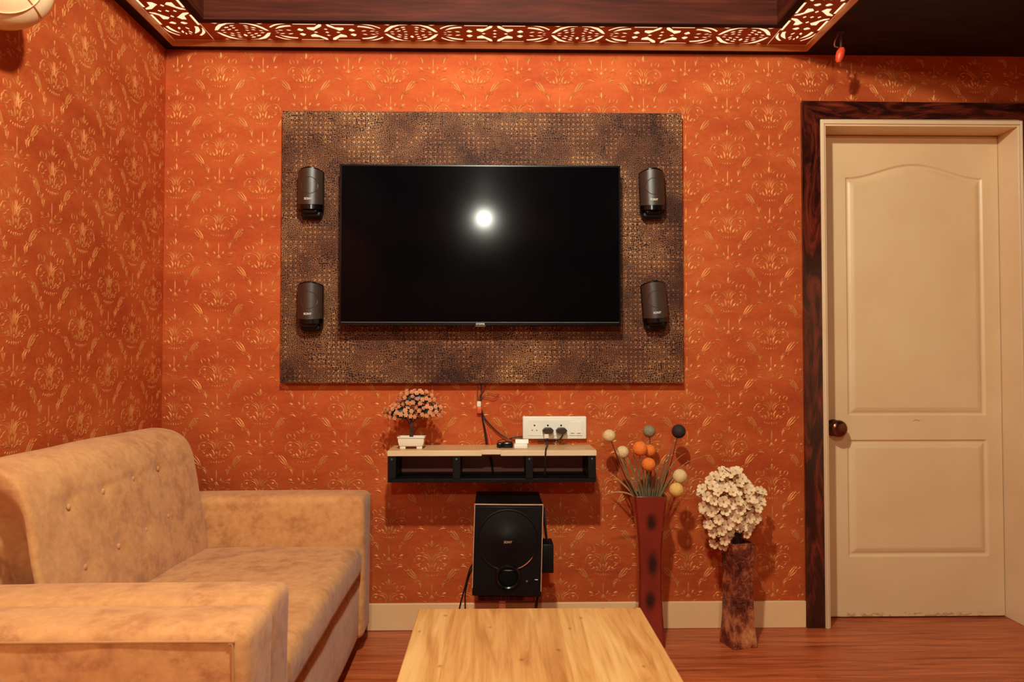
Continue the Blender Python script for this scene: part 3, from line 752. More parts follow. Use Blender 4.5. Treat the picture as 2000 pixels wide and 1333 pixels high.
# ---------------------------------------------------------------- socket plate, plugs, cables
a = P(1021, 814, -.022); b = P(1145.5, 858, -.022)
pt = thing('socket_plate', 'wide white socket and switch plate on the wall above the shelf', 'socket plate', ((a.x+b.x)/2, 0, (a.z+b.z)/2))
obj('plate', MB().rbox((a.x, -.022, b.z), (b.x, -.0005, a.z), .004, 3), 'white', pt)
obj('inset', MB().box(a.x+.022, b.x-.016, -.0235, -.021, b.z+.014, a.z-.014), 'white', pt, bevel=.0008)
for (px, py, r) in ((1044, 831.5, .0032), (1039.5, 841, .002), (1048.5, 841, .002), (1070, 831.5, .0036), (1096, 831.5, .0036)):
    q = P(px, py, -.024); obj('socket_hole', MB().lathe([(r, -.0232), (r, -.0245), (r*.5, -.0243)], (q.x, 0, q.z), 'y', 14), 'blackmat', pt)
for (px0, px1) in ((1113, 1123.5), (1125, 1136)):
    q0 = P(px0, 824, -.024); q1 = P(px1, 851, -.024)
    sw = obj('switch', MB().box(q0.x, q1.x, -.0255, -.023, q1.z, q0.z), 'white', pt, bevel=.001)
    m0 = P((px0+px1)/2, 847, -.026); obj('switch_mark', MB().box(m0.x-.007, m0.x+.007, -.0261, -.0250, m0.z-.0012, m0.z+.0012), 'cablegrey', sw)
for i, (px, cord, lab) in enumerate(((1070.5, [(1069, 848, -.05), (1069, 858, -.052), (1069, 868, -.08), (1067, 874.5, -.165), (1066.3, 877, -.200), (1065.6, 884, -.2115), (1065, 894, -.2105), (1064.5, 908, -.205), (1064, 928, -.19)], 'dark brown plug with white tag, left of the two in the wall socket'),
                                   (1097, [(1099, 844, -.052), (1099, 850, -.056), (1094, 858, -.05), (1088, 861, -.03), (1080, 862, -.018), (1070, 862, -.012), (1050, 861, -.012)], 'dark brown plug with curved cord, right of the two in the wall socket'))):
    q = P(px, 841.5, -.05)
    pg = thing('power_plug', lab, 'plug', (q.x, -.024, q.z), 'plugs in the wall socket')
    hx = .0235; hz = .0108
    poly = [(-hx, 0), (-hx*.52, hz), (hx*.52, hz), (hx, 0), (hx*.5, -hz*1.2), (-hx*.5, -hz*1.2)]
    obj('plug_body', MB().prism([(q.x+u, q.z+v) for u, v in poly], -.058, -.0255), 'plug', pg, bevel=.003)
    obj('cord', MB().tube([P(u, v, yy) for u, v, yy in cord], .0031, 8), 'cableblk', pg)
    if i == 0:
        q2 = P(1067.5, 853, -.06); o = obj('tag', MB().box(q2.x-.0085, q2.x+.008, -.059, -.0565, q2.z-.0075, q2.z+.009), 'tag', pg); o['label'] = 'white paper tag'
tag(obj('thin_white_cord', MB().tube([P(1087, 859, -.012), P(1086, 864, -.012), P(1085.5, 872, -.014)], .0018, 6), 'tag'), 'short thin white cord hanging below the white socket plate', 'cord')

cab = thing('cable_bundle', 'brown and black cables hanging from behind the panel down to the shelf', 'cables', P(936, 790, -.012))
def C(name, pts, r, m, par=cab): return obj(name, MB().tube([P(*p) for p in pts], r, 8), m, par)
C('cable', [(933.5, 738, -.012), (933, 755, -.012), (932.5, 770, -.010), (934.5, 784, -.010)], .0018, 'cablebrn')
C('cable', [(944, 738, -.014), (948, 752, -.014), (943, 764, -.012), (937.5, 774, -.010), (936.5, 786, -.010)], .0022, 'cablebrn')
C('cable', [(938.5, 742, -.010), (940, 765, -.008), (939, 785, -.010)], .002, 'cableblk')
C('cable', [(937, 784, -.012), (942, 776, -.012), (952, 777, -.012), (962, 780, -.012), (970, 776, -.014), (974, 770, -.014)], .0014, 'cablebrn')
C('cable', [(941, 775, -.010), (955, 768, -.010), (966, 771, -.012), (973, 769, -.012)], .0011, 'cablebrn')
C('cable', [(940, 800, -.012), (943, 820, -.012), (946.5, 840, -.012), (950.5, 869, -.014)], .0036, 'cableblk')
C('cable', [(941.5, 802, -.012), (946, 822, -.016), (950, 845, -.016), (954, 870, -.018)], .0014, 'cablegrey')
C('cable', [(941, 802, -.014), (947, 818, -.014), (960, 833, -.012), (975, 847, -.012), (992, 857, -.014), (1003, 855, -.016), (1022, 852.5, -.010)], .0026, 'cableblk')
C('cable', [(992, 857, -.012), (1003, 859, -.012), (1014, 858, -.012), (1024, 856, -.008)], .0018, 'cablebrn')
C('cable', [(957, 893, -.02), (960, 905, -.02), (963, 926, -.022)], .0042, 'cableblk')
q = P(935.5, 790, -.014); o = obj('tie', MB().rbox((q.x-.0085, -.020, q.z-.012), (q.x+.0085, -.004, q.z+.012), .004, 2), 'tag', cab); o['label'] = 'white paper tie'
q = P(936.5, 802, -.014); o = obj('tape', MB().rbox((q.x-.0105, -.021, q.z-.013), (q.x+.009, -.004, q.z+.014), .005, 2), 'tape', cab); o['label'] = 'orange tape wrapped round the cables'
st = MB(); pts = [(945, 822), (950, 838), (954, 852), (957, 866), (958.5, 872)]
st = MB().tube([P(u, v, -.02) for u, v in pts], .0045, 6, rr=[.001, .003, .005, .0075, .006]); o = obj('orange_strip', st, 'tape', cab); o['label'] = 'strip of orange tape'
q = P(977, 876, -.1); cn = thing('cable_connector', 'black cable connector lying on the shelf beside the small white box', 'connector', (q.x, -.1, zt))
obj('connector_body', MB().rbox((q.x-.014, -.125, zt), (q.x+.012, -.085, zt+.020), .006, 3).rbox((q.x+.008, -.132, zt), (q.x+.050, -.09, zt+.024), .008, 3), 'blackgloss', cn)
obj('connector_tip', MB().lathe([(.0055, -.125), (.005, -.135), (.003, -.137)], (q.x-.001, 0, zt+.010), 'y', 14), 'black', cn)
obj('lead', MB().tube([(q.x+.03, -.1, zt+.02), (q.x+.01, -.06, zt+.026), (q.x-.01, -.03, zt+.016)], .002, 6), 'cablebrn', cn)
q = P(1018, 876, -.13); wbx = thing('small_white_box', 'small open-ended white plastic box lying on the shelf', 'box', (q.x, -.13, zt))
obj('case', MB().rbox((q.x-.028, -.150, zt), (q.x+.024, -.110, zt+.017), .003, 2), 'white', wbx)
obj('lid', MB().hexa([(q.x-.022, -.112, zt+.016), (q.x+.029, -.112, zt+.016), (q.x+.029, -.108, zt+.032), (q.x-.022, -.108, zt+.032), (q.x-.022, -.109, zt+.016), (q.x+.029, -.109, zt+.016), (q.x+.029, -.105, zt+.032), (q.x-.022, -.105, zt+.032)]), 'white', wbx)

# ---------------------------------------------------------------- subwoofer on its stand
FY = -.325
TL, TR, BL, BR = P(927, 985, FY), P(1061, 986, FY), P(922, 1165, FY), P(1057, 1167, FY)
sw = thing('subwoofer', 'black subwoofer with round speaker and port under the shelf', 'subwoofer', ((BL.x+BR.x)/2, -.18, BL.z))
bk = -.05
body = MB().hexa([TL, TR, BR, BL, Vector((TL.x, bk, TL.z)), Vector((TR.x, bk, TR.z)), Vector((BR.x, bk, BR.z)), Vector((BL.x, bk, BL.z))])
obj('cabinet', body, 'black', sw, bevel=.004)
fp = MB(); i_ = .004; f2 = FY-.006
def ins(p, dx, dz, y): return Vector((p.x+dx, y, p.z+dz))
fp.hexa([ins(TL, i_, -i_*2, f2), ins(TR, -i_, -i_*2, f2), ins(BR, -i_, i_, f2), ins(BL, i_, i_, f2), ins(TL, i_, -i_*2, FY), ins(TR, -i_, -i_*2, FY), ins(BR, -i_, i_, FY), ins(BL, i_, i_, FY)])
fpo = obj('front_panel', fp, 'black', sw, bevel=.002)
ed = MB().tube([BL+Vector((.001, -.002, .03)), TL+Vector((.001, -.002, 0))], .0016, 6, smooth=False).tube([TL+Vector((0, -.002, -.001)), (TL+TR)/2+Vector((0, -.002, -.0015)), TR+Vector((0, -.002, -.001))], .0024, 6).tube([TR+Vector((-.001, -.002, 0)), BR+Vector((-.001, -.002, .02))], .0016, 6, smooth=False)
o = obj('edging', ed, 'peel', sw); o['label'] = 'pale peeling edging strip'
cc = P(992, 1056, f2); R = .113
obj('speaker_cone', MB().lathe([(R, f2+.001), (R, f2-.003), (R-.004, f2-.004), (R-.008, f2-.001), (R-.03, f2-.0035), (.04, f2-.007), (.03, f2-.011), (0, f2-.013)], (cc.x, 0, cc.z), 'y', 64), 'black', fpo)
cp = P(992, 1126, f2)
port = obj('bass_port', MB().lathe([(.046, f2+.001), (.045, f2-.010), (.041, f2-.014), (.036, f2-.012), (.033, f2+.0)], (cp.x, 0, cp.z), 'y', 48), 'blackgloss', fpo)
obj('port_hole', MB().lathe([(.034, f2-.001), (.02, f2-.0015), (0, f2-.0015)], (cp.x, 0, cp.z), 'y', 32), 'blackmat', port)
arc = [(cc.x+(R-.006)*math.cos(a), f2-.005, cc.z+(R-.006)*math.sin(a)) for a in [math.radians(t_) for t_ in range(-70, -28, 6)]]
o = obj('chrome_arc', MB().tube(arc, .0022, 8, rr=[.0008, .0015, .0022, .0026, .0026, .0018, .0008][:len(arc)]), 'chrome', fpo); o['label'] = 'bright chrome arc'
text('lettering', 'SONY', .030, (cc.x, f2-.0138, cc.z-.004), 'peel', fpo)
q = P(1048, 1133, f2); obj('indicator', MB().box(q.x-.006, q.x+.005, f2-.001, f2, q.z-.0012, q.z+.0012), 'logo', fpo)
q = P(1029, 1136, f2); obj('button', MB().lathe([(.004, f2), (.0035, f2-.002), (0, f2-.002)], (q.x, 0, q.z), 'y', 14), 'grey', fpo)
a = P(1060, 1063, -.28); b = P(1081, 1119, -.28)
obj('side_module', MB().rbox((BR.x-.001+.004, -.29, b.z), (b.x, -.19, a.z), .003, 2), 'black', sw)
zs = min(BL.z, BR.z)-.002
stnd = thing('subwoofer_stand', 'small reddish wooden stand holding up the subwoofer', 'stand', ((BL.x+BR.x)/2-.01, -.18, 0))
sx = P(981, 1175, -.30).x
obj('platform', MB().box(BL.x+.02, BR.x-.02, -.305, -.06, zs-.018, zs), 'surround', stnd, bevel=.002)
for (xa, ya) in ((sx, -.29), (sx, -.09)): obj('leg', MB().box(xa-.012, xa+.012, ya-.012, ya+.012, .02, zs-.018), 'lattice', stnd, bevel=.002)
obj('foot', MB().box(BL.x+.03, BR.x-.03, -.32, -.05, 0, .02), 'surround', stnd, bevel=.002)
for lab, pts, r in (('thin black cable hanging left of the subwoofer down to the floor, outer one', [(925, 1100, -.22), (917, 1115, -.20), (909, 1145, -.19), (900, 1178, -.19), (896, 1205, -.19)], .0032),
                    ('thin black cable hanging left of the subwoofer down to the floor, inner one', [(924, 1108, -.20), (915, 1130, -.18), (909, 1158, -.17), (908.5, 1185, -.17), (909, 1210, -.17)], .0028)):
    q = [P(*p) for p in pts]; q.append(Vector((q[-1].x, q[-1].y, .004))); tag(obj('speaker_cable', MB().tube(q, r, 8), 'cableblk', loc=q[-1]), lab, 'cable', 'speaker cables by the subwoofer')
q = [P(1062, 992, -.24), P(1064, 1020, -.24), P(1067, 1050, -.23), P(1069, 1064, -.23)]; obj('module_cable', MB().tube(q, .005, 8), 'cableblk', sw)
q = [P(1055, 1150, -.20), P(1050, 1172, -.22), P(1047, 1192, -.22)]; q.append(Vector((q[-1].x, -.22, .006))); tag(obj('speaker_cable', MB().tube(q, .006, 8), 'cableblk', loc=q[-1]), 'thick black cable dropping from the right underside of the subwoofer', 'cable', 'speaker cables by the subwoofer')

# ---------------------------------------------------------------- tall red vase with pompoms
vx, vy = P(1268, 1100, -.17).x, -.165
vz1 = P(1268, 966, -.17).z
tv_ = thing('tall_red_vase', 'tall red lacquered square vase with dark smudges, right of the coffee table', 'vase', (vx, vy, 0))
def sqvase(prof, x, y, rot, ch=.22, extra=0):
    V, Fc = [], []; base = []
    for k in range(4):
        a = PI/4+k*PI/2
        for s in (-1, 1):
            u = (math.cos(a)*math.sqrt(2), math.sin(a)*math.sqrt(2))
            u2 = (u[0]*(1-ch) if (s > 0) == (k % 2 == 0) else u[0], u[1] if (s > 0) == (k % 2 == 0) else u[1]*(1-ch)); base.append(u2)
    base.sort(key=lambda p: math.atan2(p[1], p[0])); n_ = len(base)
    cr, sr = math.cos(rot), math.sin(rot)
    for h, z in prof:
        for u in base: V.append((x+h*(u[0]*cr-u[1]*sr), y+h*(u[0]*sr+u[1]*cr), z))
    m = len(prof)
    for i in range(m-1):
        for k in range(n_): Fc.append((i*n_+k, i*n_+(k+1) % n_, (i+1)*n_+(k+1) % n_, (i+1)*n_+k))
    Fc.append(tuple(range(n_))[::-1]); Fc.append(tuple(range((m-1)*n_, m*n_)))
    return MB().add(V, Fc)
pr = []
for i in range(25):
    t = i/24; z = vz1*t; h = .0545-.0125*math.sin(PI*min(1, t*1.02))**1.0+.0085*max(0, (t-.55)/.45)**1.5
    pr.append((h, z))
pr += [(pr[-1][0]-.006, vz1), (pr[-1][0]-.012, vz1-.05), (.02, vz1-.06)]
obj('body', sqvase(pr, vx, vy, math.radians(-4), .16), 'redvase', tv_, angle=25, bevel=.0015)
mouth = Vector((vx, vy, vz1-.01))
poms = [(1190, 852, 12.5, 'pomcream', 'pale cream pompom on a bent stem at the far left of the tall red vase'), (1216, 884, 12.5, 'pomcream', 'pale cream pompom left of the orange ones, partly behind a twig'),
        (1268, 843, 12, 'pomgreen', 'sage green pompom standing above the orange ones'), (1325.5, 843, 13.5, 'pomdark', 'nearly black pompom at the top right of the tall red vase'),
        (1250, 877, 14.5, 'pomorange', 'large orange pompom, left one of the touching orange pair'), (1268, 881, 12.5, 'pomorange', 'smaller orange pompom, right one of the touching orange pair'),
        (1267, 908, 13.5, 'pomorange', 'orange pompom lowest of the three, just above the vase mouth'), (1328, 931, 14, 'pomcream', 'pale cream pompom to the right of the vase mouth'),
        (1321, 957.5, 14, 'pomyellow', 'yellowish pompom hanging lowest at the right of the vase rim')]
ydep = [-.14, -.17, -.13, -.12, -.19, -.16, -.22, -.20, -.22]
for (px, py, r, m, lab), yy in zip(poms, ydep):
    q = P(px, py, yy); rr = r/F*(yy-CAM.y)
    t = thing('pompom_flower', lab, 'pompom flower', q, 'pompoms in the tall red vase')
    obj('pompom', MB().sphere(q, rr, 40, jit=.012), m, t, angle=180)
    side = 1 if q.x > mouth.x else -1
    mp = mouth+Vector((side*min(.03, abs(q.x-mouth.x)*.5), (yy-vy)*.3, -.04)); mid = (q+mp)/2+Vector((side*.008, 0, .0))
    en = q+(mid-q).normalized()*rr*.8
    if m in ('pomyellow',) or (px > 1320 and py > 900): mid = Vector((mp.x+(q.x-mp.x)*.45, (q.y+mp.y)/2, max(q.z, vz1)+.02))
    if m in ('pomyellow',) or (px > 1320 and py > 900): en = q+(mid-q).normalized()*rr*.8
    obj('stem', MB().tube([mp, mid, en], .0018, 6), 'grass' if px > 1200 and py > 860 else 'twig', t)
blades = [((1252, 965), (1215, 905), (1203, 870)), ((1256, 965), (1232, 910), (1222, 880)), ((1258, 965), (1247, 925), (1240, 900)), ((1262, 965), (1257, 930), (1252, 895)), ((1266, 965), (1270, 925), (1272, 893)),
          ((1272, 965), (1280, 925), (1285, 900)), ((1285, 962), (1297, 925), (1317, 860)), ((1280, 965), (1290, 915), (1308, 880)), ((1290, 965), (1307, 940), (1318, 928)), ((1288, 960), (1305, 935), (1345, 900)),
          ((1250, 962), (1222, 950), (1176, 968)), ((1248, 960), (1215, 940), (1185, 920)), ((1250, 964), (1226, 920), (1208, 895)), ((1260, 965), (1244, 915), (1237, 885)), ((1270, 965), (1262, 915), (1266, 880)),
          ((1276, 965), (1283, 935), (1286, 915)), ((1282, 965), (1300, 905), (1340, 885)), ((1264, 965), (1264, 930), (1262, 900)), ((1255, 965), (1240, 930), (1232, 905)), ((1286, 965), (1310, 900), (1385, 890)), ((1245, 965), (1213, 925), (1200, 902))]
def grass_tag(i, px):
    own = {10: 'dried grass blade drooping furthest left over the rim of the tall red vase', 19: 'longest wispy pale grass blade reaching furthest right from the tall red vase',
           6: 'tall dried grass blade pointing up toward the dark pompom', 9: 'pale grass blade arching right above the cream pompom'}
    if i in own: return own[i], 'dried grass', 'dried grass blades in the tall red vase'
    if px < 1245: return 'dried green-brown grass blade leaning left out of the tall red vase', 'dried grass', 'left-leaning grass blades in the tall red vase'
    if px < 1290: return 'dried green-brown grass blade standing upright in the middle of the tall red vase', 'dried grass', 'upright grass blades in the tall red vase'
    return 'dried grass blade leaning right out of the tall red vase', 'dried grass', 'right-leaning grass blades in the tall red vase'
for i, (a, b, c) in enumerate(blades):
    yy = -.165+random.uniform(-.045, .045); p0, p1, p2 = P(a[0], a[1]+18, -.165+(yy+.165)*.3), P(b[0], b[1], yy), P(c[0], c[1], yy+random.uniform(-.02, .02))
    p0.x = max(min(p0.x, vx+.036), vx-.036)
    mb = MB(); V = []; n_ = 10; wv = random.uniform(.0028, .0045) if i < 19 else .0014
    for k in range(n_+1):
        t = k/n_; p = p0*(1-t)**2+p1*2*t*(1-t)+p2*t*t; ww = wv*(1-t**2.2)+.0003
        s = Vector((1, .3, 0)); td = (p2-p0).normalized(); s = (s-td*s.dot(td)).normalized(); nn = s.cross(td)
        V += [p-s*ww, p+nn*.0009, p+s*ww, p-nn*.0004]
    mb.add(V, [(k*4+j, k*4+(j+1) % 4, (k+1)*4+(j+1) % 4, (k+1)*4+j) for k in range(n_) for j in range(4)])
    tag(obj('grass_blade', mb, 'grasspale' if i in (9, 10, 11, 16, 19) else 'grass', loc=p0), *grass_tag(i, c[0]))

# curled dried leaf sprig behind the left cream pompom
# ---------------------------------------------------------------- marble vase with blossom branches
mx, my = P(1437, 1150, -.16).x, -.185; mz1 = P(1437, 1058, -.19).z
mv = thing('marble_vase', 'brown marbled square vase holding white blossom, beside the door', 'vase', (mx, my, 0))
pr = [(.052, 0), (.052, .012), (.049, .04), (.045, .10), (.0425, .18), (.0425, .26), (.045, .33), (.0475, mz1), (.042, mz1), (.038, mz1-.04), (.01, mz1-.05)]
obj('body', sqvase(pr, mx, my, math.radians(14), .06), 'marble', mv, bevel=.002)
def blossom(r=.0215):
    mb = MB()
    for k in range(5):
        a = 2*PI*k/5; d = Vector((math.cos(a), math.sin(a), 0)); s = Vector((-math.sin(a), math.cos(a), 0)); V = []
        for (t, ww, h) in ((.06, .08, 0), (.4, .30, .14), (.75, .44, .34), (1.0, .20, .36)):
            for j in (-1, 0, 1): V.append(d*r*t+s*r*ww*j+Vector((0, 0, r*(h+(.10 if j else 0)+.03*random.random()))))
        mb.add(V, [(i*3+j, i*3+j+1, (i+1)*3+j+1, (i+1)*3+j) for i in range(3) for j in range(2)])
    for k in range(7):
        a = random.uniform(0, 2*PI); e_ = Vector((math.cos(a)*.2, math.sin(a)*.2, .42))*r
        mb.tube([(0, 0, 0), e_], r*.03, 4, 1, smooth=False)
    mb.sphere((0, 0, r*.06), r*.14, 8, 1)
    return mb
bms = [mesh_only('blossom', blossom(.0185+.002*i), ['petal', 'stamen']) for i in range(3)]
poly = [(1372, 940), (1388, 934), (1407, 921), (1448, 921), (1458, 942), (1470, 960), (1486, 960), (1493, 985), (1486, 1010), (1478, 1020), (1462, 1030), (1458, 1052), (1440, 1040), (1424, 1048), (1414, 1070), (1392, 1066), (1388, 1040), (1378, 1010), (1370, 975)]
def inside(x, y):
    r = False; j = len(poly)-1
    for i in range(len(poly)):
        if (poly[i][1] > y) != (poly[j][1] > y) and x < (poly[j][0]-poly[i][0])*(y-poly[i][1])/(poly[j][1]-poly[i][1])+poly[i][0]: r = not r
        j = i
    return r
random.seed(21); pts = []
for _ in range(6000):
    px, py = random.uniform(1365, 1500), random.uniform(915, 1075)
    if not inside(px, py): continue
    if (px-1446)**2+(py-1047)**2 < 110: continue
    cx, cy = (px-1432)/62, (py-995)/75; k = max(0, 1-cx*cx-cy*cy); yy = -.185-.085*math.sqrt(k)*random.uniform(.1, 1)+random.choice((0, 0, .05))
    q = P(px, py, yy)
    if all((q-o_).length > .0315 for o_, _ in pts): pts.append((q, (px, py)))
mouth2 = Vector((mx, my, mz1))
sect = {}
for q, (px, py) in pts:
    a = math.degrees(math.atan2(-(py-1052), px-1437)); a = a if a > -90 else a+360
    key = 0 if a < 42 else 1 if a < 72 else 2 if a < 98 else 3 if a < 125 else 4 if a < 165 else 5
    sect.setdefault(key, []).append(q)
blabs = ['white blossom branch leaning furthest right out of the marble vase', 'white blossom branch rising up to the right from the marble vase', 'white blossom branch standing tallest, straight above the marble vase', 'white blossom branch rising just left of the middle of the marble vase',
         'white blossom branch spreading out to the left of the marble vase', 'white blossom branch drooping over the left rim of the marble vase']
for key, qs in sorted(sect.items()):
    root = thing('blossom_branch', blabs[key], 'blossom branch', mouth2, 'blossom branches in the marble vase')
    far = max(qs, key=lambda q: (q-mouth2).length); st = MB(); inr = mouth2+Vector(((key-2.5)*-.006, .004*(key % 3-1), -.04))
    cen = sum(qs, Vector())/len(qs); up = mouth2+Vector((.006*(2.5-key), 0, .02))
    main = [inr, up, (up+cen)/2+Vector((0, .02, .008)), cen+Vector((0, .02, 0)), far+Vector((0, .006, 0))]
    st.tube(main, .002, 6, rr=[.003, .003, .0025, .002, .0012])
    for q in qs:
        b_ = min(main[1:4], key=lambda m: (m-q).length); st.tube([b_, (b_+q)/2+Vector((0, .008, -.004)), q+Vector((0, .003, 0))], .001, 5)
    if key in (2, 4): st.tube([far, far+Vector((-.03, 0, .022 if key == 2 else .01))], .0012, 5, smooth=False)
    obj('stem', st, 'twig', root)
    for q in qs:
        o = bpy.data.objects.new('blossom', random.choice(bms)); COL.objects.link(o); o.parent = root; o.location = q-root.location
        d = (q-(mouth2+Vector((0, .06, .10)))).normalized()+Vector((random.uniform(-.6, .6), -.55, random.uniform(-.4, .6))); o.rotation_euler = d.to_track_quat('Z', 'Y').to_euler()

# ---------------------------------------------------------------- coffee table
tz = .43; a = PZ(818, 1190, tz); b = PZ(1252, 1188.5, tz); x0, x1, y1 = a.x, b.x, a.y; y0 = y1-1.05
ct = thing('coffee_table', 'low honey-coloured wooden coffee table in the foreground', 'table', ((x0+x1)/2, (y0+y1)/2, 0))
obj('tabletop', MB().box(x0, x1, y0, y1, tz-.026, tz), 'table', ct, bevel=.003)
obj('apron', MB().box(x0+.03, x1-.03, y1-.05, y1-.03, tz-.09, tz-.026).box(x0+.03, x1-.03, y0+.03, y0+.05, tz-.09, tz-.026).box(x0+.03, x0+.05, y0+.05, y1-.05, tz-.09, tz-.026).box(x1-.05, x1-.03, y0+.05, y1-.05, tz-.09, tz-.026), 'table', ct)
for xa in (x0+.025, x1-.075):
    for ya in (y0+.025, y1-.075): obj('leg', MB().box(xa, xa+.05, ya, ya+.05, 0, tz-.0265), 'table', ct, bevel=.003)

# ---------------------------------------------------------------- sofa and armchair (seats face right)
def nz3(p, s, a): return mnoise.noise(Vector(p)*s)*a
def seat_unit(root, ya, yb, xf, arm_w, btn=None, zs=.405, za=.570, back_to=None, far_arm=True, near_arm=True, pipe_far=False):
    """ya = near outer side, yb = far outer side, xf = front; back against the left wall"""
    xb = XL+.014; yi0, yi1 = ya+(arm_w if near_arm else 0), yb-(arm_w if far_arm else 0)
    def wob(a=.004, s=5): return lambda p: (p.x+nz3(p, s, a), p.y+nz3((p.z, p.x, p.y), s, a), p.z+nz3((p.y, p.z, p.x), s, a))
    for (u0, u1, on) in ((ya, ya+arm_w, near_arm), (yb-arm_w, yb, far_arm)):
        if not on: continue
        def armf(p, u0=u0, u1=u1):
            q = Vector(wob(.003)(p)); 
            k = max(0, (p.z-.3)/.27); q.z -= .006*(abs((p.y-(u0+u1)/2)/(arm_w/2))**2)*k
            return q
        ar = obj('armrest', MB().rbox((xb, u0, .055), (xf, u1, za), .026, 5, .035, armf), 'suede', root, angle=180)
        r = .0024; zz = za-.024; pp = MB()
        for yy in (u0+.0005,):
            yy -= .0018
            pp.tube([(xb+.04, yy, zz), ((xb+xf)/2, yy, zz+.001), (xf-.06, yy, zz), (xf-.036, yy, zz-.004), (xf-.028, yy-.001, zz-.03), (xf-.027, yy-.001, .3), (xf-.027, yy-.001, .09)], r, 6)
        if u0 == ya or pipe_far: obj('piping', pp, 'seam', ar)
    obj('base', MB().rbox((xb, yi0-.012, .055), (xf-.018, yi1+.012, .285), .02, 4, .05, wob(.002)), 'suede', root, angle=180)
    def seatf(p):
        q = Vector(wob(.004, 4)(p)); cx = (p.x+1.0)/.5; cy = (p.y-(yi0+yi1)/2)/((yi1-yi0)/2)
        if p.z > .34: q.z += .012*(1-min(1, abs(cy))**2)-.012*max(0, (-.95-p.x))/.3
        return q
    obj('seat_cushion', MB().rbox((-1.15, yi0+.002, .287), (xf-.006, yi1-.002, zs), .036, 5, .035, seatf), 'suede', root, angle=180)
    y0_, y1_ = yi0-.0, yi1+.0
    if back_to: y0_, y1_ = back_to
    prof_ = [(xb+.002, .20), (xb+.002, .5), (xb+.006, .74)]
    def cs(t):   # section around the back: from seat front up over the top to the wall
        P_ = [(-1.072, .33), (-1.050, .405), (-1.060, .50), (-1.078, .60), (-1.094, .69), (-1.107, .752), (-1.132, .800), (-1.176, .830), (-1.235, .840), (-1.285, .832), (-1.318, .805), (-1.330, .76), (-1.335, .6), (-1.335, .30)]
        f_ = t*(len(P_)-1); i = min(int(f_), len(P_)-2); k = f_-i
        p0, p1, p2, p3 = (Vector(P_[max(0, min(len(P_)-1, j))]) for j in (i-1, i, i+1, i+2))
        return .5*((2*p1)+(p2-p0)*k+(2*p0-5*p1+4*p2-p3)*k*k+(3*p1-p0-3*p2+p3)*k**3)
    nt, ny = 72, 84; V = []; cen = Vector((-1.21, .57))
    rnd = .038
    for j in range(ny+1):
        s = j/ny; s = s+.9*(s**2*(1-s))*(-.6)*(1-s); yy = y0_+(y1_-y0_)*s
        e_ = min(yy-y0_, y1_-yy); rn = .012 if yy-y0_ < y1_-yy else rnd; sh_ = 0 if e_ > rn else rn-math.sqrt(max(0, rn**2-(rn-e_)**2))
        for i in range(nt+1):
            c_ = cs(i/nt); dv = (cen-c_); c2_ = c_+dv.normalized()*min(sh_, dv.length*.9)
            x_, z_ = c2_.x, c2_.y
            if btn and i/nt < .55:
                for (by, bz2) in btn:
                    d2 = (yy-by)**2+(z_-bz2)**2; x_ -= .010*math.exp(-d2/.0006)
                x_ -= .0035*math.exp(-((z_-btn[0][1])/.010)**2)*(1 if y0_+.1 < yy < y1_-.08 else 0)
            x_ += mnoise.noise(Vector((yy*4, z_*4, 1)))*.006; z_ += mnoise.noise(Vector((yy*3, x_*3, 4)))*.006
            V.append((max(x_, XL+.004), yy, z_))
    Fc = [(j*(nt+1)+i, j*(nt+1)+i+1, (j+1)*(nt+1)+i+1, (j+1)*(nt+1)+i) for j in range(ny) for i in range(nt)]
    # end faces: rings shrinking inward, sunk low down to gather shade, with fold ridges
    for (j, sg) in ((0, -1), (ny, 1)):
        yy = y0_ if j == 0 else y1_
        rings = [[j*(nt+1)+i for i in range(nt+1)]]
        for k in range(1, 9):
            r_ = []
            for i in range(nt+1):
                p = Vector((V[j*(nt+1)+i][0], V[j*(nt+1)+i][2])); q = p.lerp(Vector((-1.24, .45)), k/9)
                lowf = max(0, min(1, (.80-q.y)/.16)); fold = sg*-(.012+.055*lowf)*min(1, k/2)-sg*.016*math.sin((q.x*1.0+q.y*.8)*48)*lowf*min(1, k/3)
                r_.append(len(V)); V.append((q.x, yy+fold, q.y))
            rings.append(r_)
        for a_, b_ in zip(rings, rings[1:]):
            for i in range(nt): Fc.append((a_[i], a_[i+1], b_[i+1], b_[i]) if sg > 0 else (a_[i+1], a_[i], b_[i], b_[i+1]))
        Fc.append(tuple(rings[-1]))
    bk_ = obj('backrest', MB().add(V, Fc), 'suede', root, angle=180)
    for (by, bz2) in (btn or []):
        xx = None
        for i in range(200):
            c_ = cs(i/400)
            if c_.y >= bz2: xx = c_.x; break
        obj('button', MB().sphere((xx-.008, by, bz2), .0085, 14, sc=(.5, 1, 1)), 'suede', bk_)
    for xx in (xb+.06, xf-.09):
        for yy in (ya+.05, yb-.05): obj('leg', MB().lathe([(.022, 0), (.026, .058)], (xx, yy, 0), n=16), 'blackfoot', root)
btn = [(-.575, .728), (-.755, .722), (-.94, .715), (-1.12, .706), (-.56, .57), (-.73, .562), (-.905, .554), (-1.09, .545)]
sf = thing('sofa', 'tan suede two-seat sofa with button-tufted back along the left wall', 'sofa', (-.92, -.78, 0))
seat_unit(sf, -1.510, -.105, -.484, .168, btn, za=.584, back_to=(-1.305, -.262)); sf.rotation_euler = (0, 0, .0130); sf.location.x += .007
ac = thing('armchair', 'tan suede armchair cut off at the lower left, nearer than the sofa', 'armchair', (-.92, -2.05, 0))
seat_unit(ac, -2.52, -1.526, -.452, .168, None, za=.590, pipe_far=True)

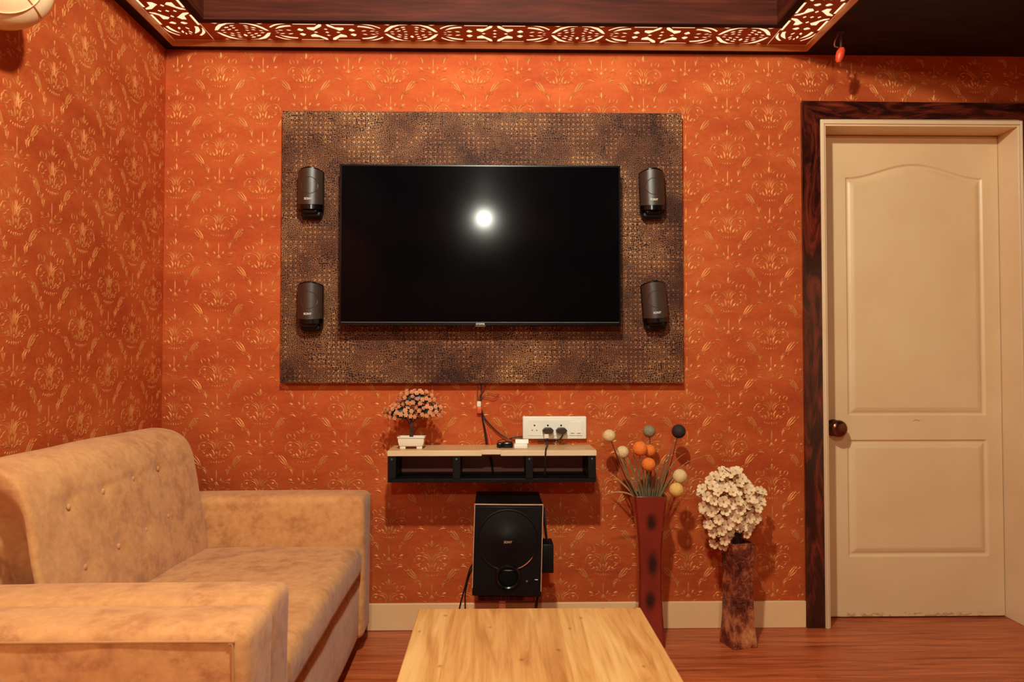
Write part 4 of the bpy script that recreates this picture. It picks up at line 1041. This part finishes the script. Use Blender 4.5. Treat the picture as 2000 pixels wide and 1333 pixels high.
# ---------------------------------------------------------------- wall lamp at the top left, hanging ornament
g = P(-5, -45, -1.17); gc = Vector((XL+.132, -1.17, g.z)); R = .128
gc.x = g.x
wl = thing('wall_lamp', 'round cream wall lamp at the top left corner, unlit', 'wall lamp', (XL, gc.y, gc.z))
pr = []
for i in range(33):
    th_ = PI*i/32; r_ = R*math.sin(th_); h = -R*.72*math.cos(th_)
    pr.append((max(r_, .0005), h))
shd = MB()
dirc = Vector((.55, -.82, -.15)).normalized(); qt = dirc.to_track_quat('Z', 'Y')
tmp = MB().lathe(pr, (0, 0, 0), n=64).lathe([(.097, R*.72*.64), (.100, R*.72*.66+.003), (.103, R*.72*.57)], (0, 0, 0), n=64)
shd.v = [tuple(gc+qt@Vector(v)) for v in tmp.v]; shd.f = tmp.f; shd.mi = tmp.mi
sho = obj('lamp_shade', shd, 'globe', wl, angle=60)
sm = MB(); aa = math.radians(-40)
seam = []
for i in range(18, 28):
    th_ = PI*i/32; seam.append(gc+qt@Vector((R*math.sin(th_)*math.cos(aa)*1.004, R*math.sin(th_)*math.sin(aa)*1.004, -R*.72*math.cos(th_)*1.004)))
obj('seam', MB().tube(seam, .0016, 6), 'stamen', sho)
br_ = MB(); br_.tube([(XL+.002, gc.y-.02, gc.z-.20), (XL+.03, gc.y-.03, gc.z-.19), (XL+.05, gc.y-.02, gc.z-.15), gc+Vector((0, 0, -.10))], .008, 10)
br_.lathe([(.04, XL+.001), (.038, XL+.010), (.015, XL+.018)], (0, gc.y-.02, gc.z-.20), 'x', 24)
for k in range(5): br_.sphere((XL+.062+.008*math.sin(k*1.4), gc.y-.02, gc.z-.135-.021*k), .010-.0007*k, 12)
obj('bracket', br_, 'bronze', wl)
hy = -.22; q0 = P(1641, 60, hy); q1 = P(1641, 106, hy)
hg = thing('hanging_ornament', 'small orange-red drop hanging on a dark cord from the ceiling by the lattice', 'ornament', (q1.x, hy, ZC))
obj('cord', MB().tube([(q1.x+.002, hy, ZC), (q1.x+.004, hy, P(1641, 75, hy).z), (q1.x+.002, hy, P(1641, 94, hy).z)], .0045, 8).lathe([(.016, ZC), (.014, ZC-.006), (.006, ZC-.012)], (q1.x, hy, 0)), 'twig', hg)
cl = [P(1637, 68, hy), P(1631, 80, hy), P(1630, 90, hy), P(1637, 93, hy)]
obj('clip', MB().tube(cl, .0028, 8), 'cablebrn', hg)
dz_ = [(0, 92), (.010, 94), (.016, 100), (.0165, 108), (.013, 117), (.007, 122), (0, 123)]
dm = MB().lathe([(max(r, .0005)*1.0, P(1641, yy, hy).z) for r, yy in dz_], (q1.x, hy, 0), n=20)
dm.v = [(v[0]-.25*(q1.z-v[2])*-1*-1 if False else v[0]+.22*(v[2]-q1.z), v[1], v[2]) for v in dm.v]
o = obj('drop', dm, 'ornament', hg); o['label'] = 'glossy orange-red drop'
